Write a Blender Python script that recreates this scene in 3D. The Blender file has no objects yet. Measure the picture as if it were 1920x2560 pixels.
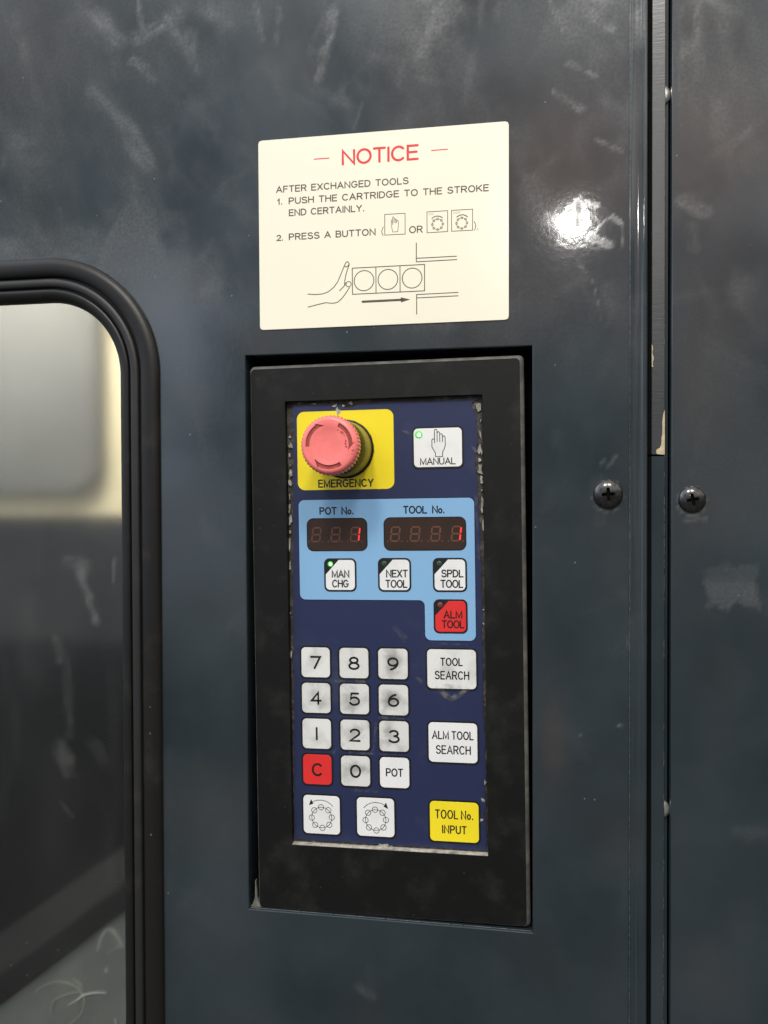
import bpy, bmesh, math, random
import numpy as np
from mathutils import Vector, Matrix

# ------------------------------------------------------------------ camera, world, lamps, exposure
scene = bpy.context.scene
COL = scene.collection
MM = 0.001
ZC = 1.35                                   # camera height above the workshop floor (m)
WORLD_STOPS = [(0.0, (.10, .098, .095)), (.40, (.10, .10, .10)), (.50, (.17, .168, .165)), (.60, (.18, .18, .18)), (.636, (.21, .21, .21)), (.650, (.90, .89, .87)), (.80, (1.15, 1.13, 1.08)), (1.0, (1.25, 1.22, 1.15))]
WORLD_STRENGTH = 1.02
DUST_GAIN = .52
LAMPS = [('ceiling_lamp', (.215, -4.3, 2.885), .10, 7.5, (1, .97, .92)),
         ('ceiling_lamp', (-.32, -1.55, 3.0), .35, 19, (1, .97, .92)),
         ('ceiling_lamp', (.38, -1.55, 3.0), .35, 19, (1, .97, .92))]
INSIDE = 1.7
HX, HZ = -462.0, 6.0
WORLD_BLOBS = [(-.47, -.80, .385, .985, .996, (.13, .14, .155), .85), (-.30, -.875, .39, .988, .997, (.30, .34, .42), .7), (-.03, -.945, .335, .988, .997, (.72, .50, .46), .6), (.18, -.935, .325, .985, .996, (.75, .54, .49), .6)]

cam_d = bpy.data.cameras.new('camera')
cam = bpy.data.objects.new('camera', cam_d)
COL.objects.link(cam)
scene.camera = cam
cf = Vector((-0.17538902, 0.98436879, -0.01602456))
cr = Vector((0.98449893, 0.17535351, -0.00360591))
cu = Vector((7.39583e-04, 1.64086e-02, 9.99865096e-01))
mw = Matrix.Identity(4)
for i in range(3):
    mw[i][0], mw[i][1], mw[i][2] = cr[i], cu[i], -cf[i]
mw[0][3], mw[1][3], mw[2][3] = 0.0, -0.6, ZC
cam.matrix_world = mw
cam_d.sensor_fit = 'VERTICAL'
cam_d.sensor_height = 24.0
cam_d.lens = 24.0 * 2130.0 / 2560.0
cam_d.clip_start = 0.01
cam_d.clip_end = 100.0

scene.view_settings.view_transform = 'Standard'
scene.view_settings.look = 'None'
scene.view_settings.exposure = 0.0
scene.view_settings.gamma = 1.0
scene.view_settings.use_curve_mapping = False
scene.render.engine = 'CYCLES'
scene.cycles.use_denoising = True
scene.cycles.max_bounces = 8
scene.cycles.transparent_max_bounces = 8
scene.cycles.sample_clamp_indirect = 6.0


def mk_nodes(tree):
    N = tree.nodes
    Lk = tree.links
    def n(t, **kw):
        nd = N.new(t)
        for k, v in kw.items():
            if k.startswith('i_'):
                nd.inputs[k[2:].replace('_', ' ')].default_value = v
            else:
                setattr(nd, k, v)
        return nd
    def l(a, b):
        Lk.new(a, b)
    return n, l


def ramp(nd, stops):
    e = nd.color_ramp.elements
    while len(e) > 1:
        e.remove(e[0])
    for i, (p, c) in enumerate(stops):
        x = e[0] if i == 0 else e.new(p)
        x.position = p
        if isinstance(c, (int, float)):
            c = (c, c, c)
        x.color = (*c, 1)


# the workshop around the machine: bright ceiling, dim machines, grey floor
world = bpy.data.worlds.new('World')
scene.world = world
world.use_nodes = True
wt = world.node_tree
wt.nodes.clear()
n, l = mk_nodes(wt)
tc = n('ShaderNodeTexCoord')
sep = n('ShaderNodeSeparateXYZ')
l(tc.outputs['Generated'], sep.inputs[0])
mr = n('ShaderNodeMapRange')
mr.inputs['From Min'].default_value = -1
l(sep.outputs['Z'], mr.inputs['Value'])
cr_ = n('ShaderNodeValToRGB')
ramp(cr_, WORLD_STOPS)
l(mr.outputs[0], cr_.inputs[0])
no = n('ShaderNodeTexNoise')
no.inputs['Scale'].default_value = 5.5
no.inputs['Detail'].default_value = 4
no.inputs['Distortion'].default_value = .4
l(tc.outputs['Generated'], no.inputs['Vector'])
nr = n('ShaderNodeMapRange')
nr.inputs['From Min'].default_value = 0.34
nr.inputs['From Max'].default_value = 0.66
nr.inputs['To Min'].default_value = 0.30
nr.inputs['To Max'].default_value = 2.0
l(no.outputs['Fac'], nr.inputs['Value'])
mul = n('ShaderNodeVectorMath', operation='SCALE')
l(cr_.outputs[0], mul.inputs[0])
l(nr.outputs[0], mul.inputs['Scale'])
# bluish glow added to the world's left to brighten the door's reflection
bx = n('ShaderNodeMapRange', interpolation_type='SMOOTHSTEP')
bx.inputs['From Min'].default_value = -0.16
bx.inputs['From Max'].default_value = -0.52
l(sep.outputs['X'], bx.inputs['Value'])
bz = n('ShaderNodeMapRange', interpolation_type='SMOOTHSTEP')
bz.inputs['From Min'].default_value = -0.22
bz.inputs['From Max'].default_value = 0.16
l(sep.outputs['Z'], bz.inputs['Value'])
bm_ = n('ShaderNodeMath', operation='MULTIPLY')
l(bx.outputs[0], bm_.inputs[0])
l(bz.outputs[0], bm_.inputs[1])
bc = n('ShaderNodeVectorMath', operation='SCALE')
bc.inputs[0].default_value = (0.62, 0.745, 0.97)
bn_ = n('ShaderNodeMath', operation='MULTIPLY')
l(bm_.outputs[0], bn_.inputs[0])
l(nr.outputs[0], bn_.inputs[1])
l(bn_.outputs[0], bc.inputs['Scale'])
ad = n('ShaderNodeVectorMath', operation='ADD')
l(mul.outputs[0], ad.inputs[0])
l(bc.outputs[0], ad.inputs[1])
bg = n('ShaderNodeBackground')
bg.inputs['Strength'].default_value = WORLD_STRENGTH
# dark and reddish blobs added to the world to shape the panels' reflections
cur = ad.outputs[0]
wob = n('ShaderNodeTexNoise')
wob.inputs['Scale'].default_value = 7.0
wob.inputs['Detail'].default_value = 4
l(tc.outputs['Generated'], wob.inputs['Vector'])
for (dx_, dy_, dz_, c0, c1, colr, amt) in WORLD_BLOBS:
    dt = n('ShaderNodeVectorMath', operation='DOT_PRODUCT')
    l(tc.outputs['Generated'], dt.inputs[0])
    dt.inputs[1].default_value = (dx_, dy_, dz_)
    wa = n('ShaderNodeMath', operation='MULTIPLY_ADD')
    l(wob.outputs['Fac'], wa.inputs[0])
    wa.inputs[1].default_value = .030
    l(dt.outputs['Value'], wa.inputs[2])
    sm = n('ShaderNodeMapRange', interpolation_type='SMOOTHSTEP')
    sm.inputs['From Min'].default_value = c0 + .015
    sm.inputs['From Max'].default_value = c1 + .015
    sm.inputs['To Max'].default_value = amt
    l(wa.outputs[0], sm.inputs['Value'])
    mxw = n('ShaderNodeMix', data_type='RGBA')
    l(sm.outputs[0], mxw.inputs[0])
    l(cur, mxw.inputs[6])
    mxw.inputs[7].default_value = (*colr, 1)
    cur = mxw.outputs[2]
l(cur, bg.inputs['Color'])
wo = n('ShaderNodeOutputWorld')
l(bg.outputs[0], wo.inputs[0])


def area(name, loc, target, size, power, color=(1, .97, .92), shape='DISK', size_y=None):
    d = bpy.data.lights.new(name, 'AREA')
    d.shape = shape
    d.size = size
    if size_y:
        d.size_y = size_y
    d.energy = power
    d.color = color
    o = bpy.data.objects.new(name, d)
    COL.objects.link(o)
    o.location = loc
    o.rotation_euler = (Vector(target) - Vector(loc)).to_track_quat('-Z', 'Y').to_euler()
    return o


for (nm, loc, sz, pw, colr) in LAMPS:
    area(nm, loc, (-0.1, 0.0, ZC), sz, pw, colr)
fill_light = area('interior_fill', (-.62, .10, ZC + .42), (-.46, .26, ZC + .06), .14, INSIDE, (1, .95, .85))  # unseen fill light added behind the window to brighten the cream sheet
fill_light.data.spread = math.radians(95)

# measured outlines and marks of wear and painted reflection (mm)
PLATE = [(-90.28,68.64),(90.45,68.44),(90.28,-68.37),(-89.76,-68.79)]
NTEXT = [('NOTICE',-28.02,27.68,46.27,11.22,1.35),('AFTER EXCHANGED TOOLS',-76.97,20.39,29.87,4.98,0.62),('1.',-76.15,-72.07,21.24,4.51,0.62),('PUSH THE CARTRIDGE TO THE STROKE',-67.5,76.73,21.12,4.97,0.62),('END CERTAINLY.',-67.42,-11.49,12.57,4.97,0.62),('2.',-76.8,-71.72,-4.83,4.51,0.62),('PRESS A BUTTON',-67.52,-3.46,-4.8,4.97,0.62),('OR',20.59,30.32,-4.9,5.13,0.6),('CW',34.43,38.02,6.9,1.56,0.3),('CCW',51.82,56.93,6.96,1.51,0.3)]
NRED = [[(-48.58,52.3),(-37.05,52.28)],[(36.43,52.18),(48.22,52.22)]]
NSTROKE = [(0.5,False,[(-53.57,-44.14),(-48.23,-44.77),(-42.21,-44.56),(-38.2,-43.19),(-34.19,-40.18),(-31.18,-36.16),(-29.47,-32.38),(-27.66,-28.12),(-25.66,-23.69),(-24.86,-22.67),(-24.16,-22.41),(-23.17,-23.24),(-22.78,-24.22),(-22.98,-24.98),(-24.19,-28.3),(-25.39,-32.1),(-26.11,-35.92),(-26.42,-38.51),(-25.02,-37.23)]),(0.5,False,[(-26.06,-25.79),(-24.67,-26.15),(-23.68,-25.24),(-22.98,-24.5)]),(0.5,False,[(-30.01,-42.98),(-25.72,-38.84)]),(0.5,False,[(-53.41,-53.59),(-46.26,-52.05),(-40.23,-50.95),(-37.24,-51.37),(-34.24,-51.6),(-31.25,-50.86),(-28.25,-48.38),(-25.25,-44.65),(-22.76,-40.91)]),(0.5,True,[(-20.62,-27.22),(31.53,-27.21),(31.47,-45.72),(-20.5,-45.83)]),(0.5,False,[(-3.39,-27.23),(-3.36,-45.74)]),(0.5,False,[(13.96,-27.26),(14.0,-45.68)]),(1.3,False,[(-13.31,-51.45),(14.66,-51.34)]),(0.5,False,[(25.71,-11.8),(25.67,-25.1),(54.33,-24.98)]),(0.5,False,[(25.67,-22.63),(54.14,-22.62)]),(0.5,False,[(55.13,-47.94),(25.79,-48.12),(25.85,-61.93)]),(0.5,False,[(25.78,-50.5),(55.12,-50.3)]),(0.38,True,[(3.13,9.57),(17.74,9.53),(17.74,-5.12),(3.12,-5.0)]),(0.38,True,[(33.33,9.51),(47.93,9.5),(47.9,-5.06),(33.39,-5.12)]),(0.38,True,[(50.64,9.47),(65.37,9.4),(65.34,-5.14),(50.7,-5.04)]),(0.3,False,[(8.84,1.83),(8.71,3.98),(7.93,4.03),(7.87,1.65),(8.16,0.2),(8.83,-3.13),(12.42,-3.1),(12.92,0.87),(12.83,4.21),(12.35,4.91),(11.67,4.86),(11.57,3.1)]),(0.3,False,[(7.93,4.03),(8.03,5.46),(8.66,5.51)]),(0.3,False,[(8.85,3.26),(8.77,7.08),(9.2,7.58),(9.74,6.88),(9.82,3.2)]),(0.3,False,[(9.78,6.54),(10.61,6.06),(10.7,3.15)]),(0.3,False,[(10.7,5.77),(11.48,5.39),(11.57,3.1)]),(0.4,False,[(2.12,0.8),(1.28,-0.83),(0.94,-2.24),(1.27,-3.93),(2.0,-5.27)]),(0.4,False,[(66.43,0.75),(67.32,-0.85),(67.55,-2.46),(67.22,-3.98),(66.52,-5.35)]),(0.6,False,[(68.72,-4.63),(69.01,-4.65)]),(0.5,False,[(36.81,4.52),(37.77,5.45),(39.21,6.03),(40.88,6.16),(42.55,5.78),(44.21,4.87)]),(0.5,False,[(61.88,4.17),(60.79,5.22),(59.14,5.89),(57.49,5.94),(55.84,5.48),(54.42,4.63)])]
NTRI = [[(14.47,-49.52),(21.34,-51.35),(14.65,-53.15)],[(43.88,5.55),(44.73,4.56),(43.26,4.84)],[(54.04,4.27),(54.65,5.46),(55.22,4.86)]]
NCIRC = [(0.5,-12.07,-36.5,7.19),(0.5,5.28,-36.47,7.12),(0.5,22.64,-36.36,7.05),(0.45,-23.34,-38.47,1.88),(0.22,40.81,0.4,3.72),(0.22,57.81,0.19,3.73),(0.28,44.53,0.38,0.71),(0.28,43.45,2.99,0.71),(0.28,40.82,4.09,0.71),(0.28,38.19,3.02,0.72),(0.28,37.09,0.42,0.72),(0.28,38.17,-2.19,0.71),(0.28,40.81,-3.28,0.71),(0.28,43.44,-2.21,0.71),(0.28,61.49,0.17,0.71),(0.28,60.42,2.77,0.71),(0.28,57.82,3.86,0.71),(0.28,55.21,2.8,0.71),(0.28,54.12,0.21,0.71),(0.28,55.2,-2.39,0.71),(0.28,57.8,-3.48,0.71),(0.28,60.41,-2.41,0.7)]
WALLDIRT_SHEEN = [(-334.0,371.0,-309.9,346.2,28.2,0.55),(-292.0,372.5,-287.4,344.0,6.2,0.45),(-292.2,343.0,-262.0,356.2,21.1,0.6),(-268.3,355.4,-252.8,333.3,22.5,0.5),(-252.7,342.1,-247.3,316.6,18.3,0.55),(-243.2,361.6,-224.7,348.0,16.9,0.3),(-200.2,360.0,-195.8,333.6,7.9,0.45),(-182.1,355.2,-185.2,329.7,7.0,0.3),(-142.0,348.3,-154.0,302.5,11.8,0.45),(-121.8,281.2,-127.7,264.7,4.5,0.3),(-296.2,328.5,-279.8,312.2,14.1,0.45),(-328.1,309.0,-283.4,253.3,31.0,0.5),(-281.7,273.9,-253.6,230.5,33.8,0.2),(9.8,339.4,18.7,320.4,5.6,0.45),(38.6,327.0,52.3,315.7,11.3,0.5),(23.2,296.1,40.0,287.0,7.9,0.5),(13.0,278.3,31.2,265.1,8.5,0.5),(40.0,244.1,56.6,234.5,5.1,0.4),(42.6,299.7,42.9,299.7,21.1,0.25),(55.3,-155.9,58.8,-157.1,2.8,0.9),(27.2,-165.2,31.3,-163.9,2.0,0.7),(-125.9,-355.3,-118.5,-360.4,14.1,0.28),(37.9,148.5,44.5,121.0,2.8,0.3),(28.6,159.9,51.1,131.6,6.2,0.15),(104.2,182.6,105.0,166.6,16.9,0.25),(124.2,310.4,126.2,205.0,22.5,0.2),(105.7,330.7,107.3,280.4,9.6,0.3),(137.9,303.8,138.2,217.4,14.1,0.16),(95.0,326.6,95.7,244.3,7.3,0.22),(-77.1,341.6,-43.5,296.7,42.3,0.14),(-252.5,362.5,-200.2,345.6,33.8,0.22),(95.3,199.1,111.9,190.1,14.1,0.45),(113.3,102.3,146.1,82.7,31.0,0.18),(48.6,20.2,53.9,28.3,4.5,0.4),(43.3,23.0,46.4,25.6,2.8,0.35),(37.9,50.4,36.6,17.5,16.9,0.05),(-401.1,188.2,-266.6,181.0,62.0,0.34),(-357.9,137.2,-254.2,144.9,56.3,0.3),(-298.0,239.4,-276.1,181.5,33.8,0.38),(-260.9,103.6,-239.4,28.9,33.8,0.16),(-244.1,244.5,-213.4,207.4,28.2,0.1),(-225.9,178.9,-201.8,101.7,45.1,0.12),(-358.7,221.8,-356.4,221.0,6.2,0.55),(-323.8,81.4,-322.2,79.9,2.5,0.3),(43.3,10.6,43.8,-15.4,16.9,0.14),(99.5,-15.3,112.3,-14.8,4.5,0.45),(-269.9,163.4,-275.0,116.0,16.9,0.14),(-94.2,323.7,-24.2,303.2,56.3,0.1),(-94.4,270.5,-38.0,275.5,16.9,0.1),(-16.0,253.1,-2.4,252.0,16.9,0.14),(-276.0,-196.6,-280.0,-288.0,33.8,0.1),(133.2,-221.7,147.1,-223.5,16.9,0.15),(61.9,-94.5,60.8,-108.2,3.4,0.35)]  # dirt smears, plus streak reflections and cloudy sheen painted as strokes
FILM = [(9.8,191.5,27.2,184.5,14.6,0.32),(28.8,202.0,29.9,187.0,10.1,1),(32.6,201.5,41.1,199.1,4.2,0.9),(40.0,178.8,43.2,186.2,2.5,0.5),(43.2,186.2,51.1,190.9,3.1,0.7),(51.1,190.9,57.7,185.4,4.2,1),(57.9,185.3,58.2,171.3,4.2,1),(37.4,177.1,49.0,171.8,9.0,1),(13.8,174.9,43.2,169.4,5.6,0.35),(66.8,209.0,67.4,168.6,3.9,0.7)]
GLASSDIRT = [(-346.6,-52.7,-332.7,-92.5,12.5,0.3),(-316.8,-46.3,-317.2,-63.1,6.2,0.32),(-365.7,-108.7,-362.5,-124.1,17.0,0.16),(-363.2,-192.6,-358.3,-214.1,22.6,0.15),(-357.4,-120.9,-354.7,-182.8,14.2,0.08),(-339.9,-49.6,-354.9,-46.6,17.0,0.2),(-333.0,-188.0,-328.1,-200.1,17.0,0.07),(-392.5,-78.2,-386.4,-140.5,45.3,0.05),(-363.6,-236.2,-353.6,-245.0,5.7,0.12)]
CURLS = [[(-357.9,49.2,-374.1),(-358.4,53.8,-368.1),(-357.0,57.2,-363.5),(-353.7,59.3,-360.7),(-348.6,58.5,-361.7),(-342.3,55.5,-365.8),(-336.7,51.9,-370.5)],[(-349.0,48.5,-375.0),(-343.7,50.8,-371.9),(-337.0,52.4,-369.9)],[(-402.2,28.3,-402.0),(-398.4,31.2,-398.1),(-386.9,34.1,-394.3),(-373.7,33.9,-394.6),(-363.0,31.2,-398.1),(-357.9,27.0,-403.7),(-357.7,21.8,-410.7),(-364.4,17.5,-416.4)],[(-360.1,30.9,-398.5),(-371.5,29.9,-399.9),(-382.5,26.6,-404.2),(-384.4,23.0,-409.1),(-380.7,18.8,-414.7)],[(-370.5,25.0,-406.3),(-364.4,27.1,-403.5),(-360.2,29.6,-400.3),(-351.9,31.1,-398.3),(-341.2,31.7,-397.5)],[(-373.2,36.2,-391.5),(-366.8,34.7,-393.5),(-361.3,32.2,-396.8)],[(-328.7,21.6,-411.0),(-327.1,20.4,-412.6),(-325.1,17.9,-415.9)],[(-347.0,42.1,-383.6),(-345.3,40.3,-386.0)]]
BAR = [(-440.2,20.3,-406.3),(-341.7,73.6,-335.2)]
CHUTE = [(-449.9,23.0,-410.6),(-341.8,81.6,-332.5),(-304.7,5.2,-434.4),(-432.3,-2.1,-444.2)]
APRON = [(-467.1,47.7,-381.7),(-353.8,106.1,-303.8),(-338.4,74.4,-346.2),(-446.5,18.1,-421.2)]
INT = {'grayBR': (-407.7,6.2),'creamB': (-433.1,-14.8),'creamR': (-378.3,94.5)}
CHIPS = [[(86.2,60.1),(85.0,56.3),(84.4,51.1),(84.4,44.3),(83.5,35.8),(82.6,33.2),(80.9,32.8),(80.2,31.1),(80.9,29.4),(85.8,28.9),(86.3,29.3)],[(77.3,103.9),(78.3,100.9),(77.9,97.5),(78.7,94.9),(78.3,91.5),(78.4,88.5),(77.4,88.5)]]

# ------------------------------------------------------------------ helpers
rng = random.Random(11)


def tag(o, label=None, cat=None, group=None, kind=None):
    if label: o['label'] = label
    if cat: o['category'] = cat
    if group: o['group'] = group
    if kind: o['kind'] = kind
    return o


def empty(name, loc=(0, 0, 0), ry=0.0):
    o = bpy.data.objects.new(name, None)
    o.empty_display_size = 0.02
    COL.objects.link(o)
    o.location = loc
    o.rotation_euler = (0, ry, 0)
    return o


def obj(name, bm, mats, parent=None, loc=(0, 0, 0), smooth=False, fix=True):
    """link bm (built in millimetres, x right, y into the machine, z up) as one mesh object"""
    if fix:
        bmesh.ops.recalc_face_normals(bm, faces=bm.faces)
    bmesh.ops.scale(bm, vec=(MM, MM, MM), verts=bm.verts)
    me = bpy.data.meshes.new(name)
    bm.to_mesh(me)
    bm.free()
    if not isinstance(mats, (list, tuple)):
        mats = [mats]
    for m in mats:
        me.materials.append(m)
    if smooth:
        for p in me.polygons:
            p.use_smooth = True
        if smooth is not True:
            me.set_sharp_from_angle(angle=math.radians(smooth))
    o = bpy.data.objects.new(name, me)
    COL.objects.link(o)
    o.location = [c * MM for c in loc]
    o.parent = parent
    return o


def rrect(x0, z0, x1, z1, r, seg=6):
    """rounded rectangle outline, counter-clockwise seen from the front"""
    pts = []
    for cx, cz, a in ((x1 - r, z1 - r, 0), (x0 + r, z1 - r, 90), (x0 + r, z0 + r, 180), (x1 - r, z0 + r, 270)):
        for k in range(seg + 1):
            t = math.radians(a + 90 * k / seg)
            pts.append((cx + r * math.cos(t), cz + r * math.sin(t)))
    return pts


def slab(bm, pts, yb, yf, bev=0.0):
    """prism of outline pts between depths yb (back) and yf (front, smaller = nearer the viewer)"""
    n_ = len(pts)
    cx = sum(p[0] for p in pts) / n_
    cz = sum(p[1] for p in pts) / n_
    A = [bm.verts.new((p[0], yb, p[1])) for p in pts]
    rings = [A]
    if bev:
        rings.append([bm.verts.new((p[0], yf + bev, p[1])) for p in pts])
        ins = inset(pts, bev)
        rings.append([bm.verts.new((p[0], yf, p[1])) for p in ins])
    else:
        rings.append([bm.verts.new((p[0], yf, p[1])) for p in pts])
    for a, b in zip(rings, rings[1:]):
        for i in range(n_):
            j = (i + 1) % n_
            bm.faces.new((a[i], a[j], b[j], b[i]))
    bm.faces.new(rings[-1])
    bm.faces.new(list(reversed(A)))


def inset(pts, d):
    n_ = len(pts)
    ar = sum(pts[i][0] * pts[(i + 1) % n_][1] - pts[(i + 1) % n_][0] * pts[i][1] for i in range(n_))
    sg = 1 if ar > 0 else -1
    out = []
    for i in range(n_):
        p0, p1, p2 = Vector(pts[i - 1]), Vector(pts[i]), Vector(pts[(i + 1) % n_])
        a = (p1 - p0); b = (p2 - p1)
        if a.length < 1e-9 or b.length < 1e-9:
            out.append(tuple(p1)); continue
        a.normalize(); b.normalize()
        na, nb = Vector((-a.y, a.x)) * sg, Vector((-b.y, b.x)) * sg
        m = na + nb
        if m.length < 1e-6:
            m = na
        m.normalize()
        c = max(0.35, m.dot(na))
        out.append(tuple(p1 + m * (d / c)))
    return out


def box(bm, x0, x1, y0, y1, z0, z1):
    slab(bm, [(x0, z0), (x1, z0), (x1, z1), (x0, z1)], y1, y0)


def lathe(bm, prof, seg=64, cx=0, cz=0, rad=None):
    """prof: list of (r, y); axis along y"""
    rings = []
    for k, (r, y) in enumerate(prof):
        if r < 1e-6:
            rings.append([bm.verts.new((cx, y, cz))])
        else:
            ring = []
            for i in range(seg):
                a = 2 * math.pi * i / seg
                rr = r + (rad(k, i) if rad else 0)
                ring.append(bm.verts.new((cx + rr * math.cos(a), y, cz + rr * math.sin(a))))
            rings.append(ring)
    for a, b in zip(rings, rings[1:]):
        for i in range(seg):
            j = (i + 1) % seg
            if len(a) == 1 and len(b) > 1:
                bm.faces.new((a[0], b[i], b[j]))
            elif len(b) == 1 and len(a) > 1:
                bm.faces.new((a[i], a[j], b[0]))
            elif len(a) > 1:
                bm.faces.new((a[i], a[j], b[j], b[i]))


def stroke(bm, pts, w, y, closed=False, cap=4):
    """flat ink ribbon of width w along pts at depth y"""
    P = []
    for p in pts:
        p = Vector((p[0], p[1]))
        if not P or (p - P[-1]).length > 1e-4:
            P.append(p)
    if closed and (P[0] - P[-1]).length < 1e-4:
        P.pop()
    n_ = len(P)
    if n_ < 2:
        return
    h = w / 2
    Lf, Rt = [], []
    for i in range(n_):
        if closed:
            a = (P[i] - P[i - 1]).normalized(); b = (P[(i + 1) % n_] - P[i]).normalized()
        else:
            a = (P[i] - P[i - 1]).normalized() if i else (P[1] - P[0]).normalized()
            b = (P[i + 1] - P[i]).normalized() if i < n_ - 1 else a
        na, nb = Vector((-a.y, a.x)), Vector((-b.y, b.x))
        m = na + nb
        m = na if m.length < 1e-5 else m.normalized()
        c = max(0.45, m.dot(na))
        Lf.append(P[i] + m * (h / c)); Rt.append(P[i] - m * (h / c))
    V = lambda q: bm.verts.new((q.x, y, q.y))
    vl = [V(q) for q in Lf]; vr = [V(q) for q in Rt]
    for i in range(n_ if closed else n_ - 1):
        j = (i + 1) % n_
        bm.faces.new((vr[i], vr[j], vl[j], vl[i]))
    if not closed and cap:
        for (c, v0, v1, d) in ((P[0], vl[0], vr[0], (P[0] - P[1]).normalized()), (P[-1], vr[-1], vl[-1], (P[-1] - P[-2]).normalized())):
            s0 = Vector((v0.co.x, v0.co.z)) - c
            arc = [v0]
            a0 = math.atan2(s0.y, s0.x)
            for k in range(1, cap):
                t = a0 + math.pi * k / cap
                arc.append(V(c + Vector((math.cos(t), math.sin(t))) * h))
            arc.append(v1)
            bm.faces.new(arc)


# ---- lettering: a single-stroke engraver's alphabet drawn here
def E(cx, cy, rx, ry, a0, a1, n_=None):
    n_ = n_ or max(4, int(abs(a1 - a0) / 14))
    return [(cx + rx * math.cos(math.radians(a0 + (a1 - a0) * k / n_)), cy + ry * math.sin(math.radians(a0 + (a1 - a0) * k / n_))) for k in range(n_ + 1)]


GL = {
    'A': (.74, [[(0, 0), (.37, 1), (.74, 0)], [(.125, .33), (.615, .33)]]),
    'B': (.62, [[(.36, .53), (0, .53), (0, 1)] + E(.36, .765, .22, .235, 90, -90), [(0, .53), (0, 0)] + E(.36, .265, .26, .265, -90, 90)]),
    'C': (.70, [E(.37, .5, .37, .5, 45, 315)]),
    'D': (.66, [[(0, 0), (0, 1)] + E(.26, .5, .40, .5, 90, -90) + [(0, 0)]]),
    'E': (.56, [[(.56, 1), (0, 1), (0, 0), (.56, 0)], [(0, .53), (.5, .53)]]),
    'F': (.54, [[(.54, 1), (0, 1), (0, 0)], [(0, .53), (.47, .53)]]),
    'G': (.74, [E(.37, .5, .37, .5, 45, 325) + [(.73, .45), (.43, .45)]]),
    'H': (.64, [[(0, 0), (0, 1)], [(.64, 0), (.64, 1)], [(0, .53), (.64, .53)]]),
    'I': (.02, [[(.01, 0), (.01, 1)]]),
    'K': (.64, [[(0, 0), (0, 1)], [(.6, 1), (0, .36)], [(.2, .57), (.64, 0)]]),
    'L': (.52, [[(0, 1), (0, 0), (.52, 0)]]),
    'M': (.80, [[(0, 0), (0, 1), (.40, .08), (.80, 1), (.80, 0)]]),
    'N': (.66, [[(0, 0), (0, 1), (.66, 0), (.66, 1)]]),
    'O': (.76, [E(.38, .5, .38, .5, 90, 450)]),
    'P': (.60, [[(0, 0), (0, 1)] + E(.34, .74, .26, .26, 90, -90) + [(0, .48)]]),
    'R': (.63, [[(0, 0), (0, 1)] + E(.36, .745, .25, .255, 90, -90) + [(0, .49)], [(.34, .49), (.62, 0)]]),
    'S': (.62, [E(.31, .76, .28, .24, 22, 270) + E(.31, .26, .31, .26, 90, -158)[1:]]),
    'T': (.62, [[(0, 1), (.62, 1)], [(.31, 1), (.31, 0)]]),
    'U': (.64, [[(0, 1)] + E(.32, .32, .32, .32, 180, 360) + [(.64, 1)]]),
    'V': (.68, [[(0, 1), (.34, 0), (.68, 1)]]),
    'W': (.96, [[(0, 1), (.24, 0), (.48, .95), (.72, 0), (.96, 1)]]),
    'X': (.64, [[(0, 1), (.64, 0)], [(0, 0), (.64, 1)]]),
    'Y': (.66, [[(0, 1), (.33, .46), (.66, 1)], [(.33, .46), (.33, 0)]]),
    'o': (.44, [E(.22, .30, .22, .30, 90, 450)]),
    '.': (.10, [[(.05, .0), (.05, .04), (.05, .07)]]),
    '0': (.70, [E(.35, .5, .35, .5, 90, 450)]),
    '1': (.26, [[(0, .78), (.2, 1), (.2, 0)]]),
    '2': (.64, [E(.32, .71, .30, .29, 165, -38) + [(0, 0), (.64, 0)]]),
    '3': (.62, [E(.30, .765, .26, .235, 155, -80), E(.30, .27, .32, .27, 85, -158)]),
    '4': (.66, [[(.48, 0), (.48, 1), (0, .28), (.66, .28)]]),
    '5': (.64, [[(.58, 1), (.12, 1), (.06, .53)] + E(.31, .325, .33, .325, 138, -155)]),
    '6': (.64, [E(.32, .32, .32, .32, 90, 450), E(.62, .36, .62, .64, 176, 104)]),
    '7': (.64, [[(0, 1), (.64, 1), (.24, 0)]]),
    '8': (.64, [E(.32, .765, .26, .235, 90, 450), E(.32, .265, .32, .265, 90, 450)]),
    '9': (.64, [E(.32, .68, .32, .32, 90, 450), E(.02, .64, .62, .64, -4, -76)]),
}


def text(bm, s, x0, x1, z0, h, w, y, gap=.24, space=.62):
    """lettering that fills x0..x1, baseline z0, cap height h, line width w"""
    pos, items = 0.0, []
    for ch in s:
        if ch == ' ':
            pos += space - gap
            continue
        gw, st = GL[ch]
        items.append((pos, st))
        pos += gw + gap
    tot = pos - gap
    hh = h - w
    if tot < .1:
        sx, ox = hh * .6, (x0 + x1) / 2
    else:
        sx, ox = (x1 - x0 - w) / tot, x0 + w / 2
    k = 0
    for p0, st in items:
        for sk in st:
            k += 1
            cl = (Vector(sk[0]) - Vector(sk[-1])).length < 1e-4
            stroke(bm, [(ox + (p0 + a) * sx, z0 + w / 2 + b * hh) for a, b in sk], w, y - 0.004 * (k % 4), closed=cl)


def circle(bm, cx, cz, r, w, y, seg=None):
    n_ = seg or max(12, int(14 + r * 1.2))
    stroke(bm, [(cx + r * math.cos(2 * math.pi * k / n_), cz + r * math.sin(2 * math.pi * k / n_)) for k in range(n_)], w, y, closed=True)


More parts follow.
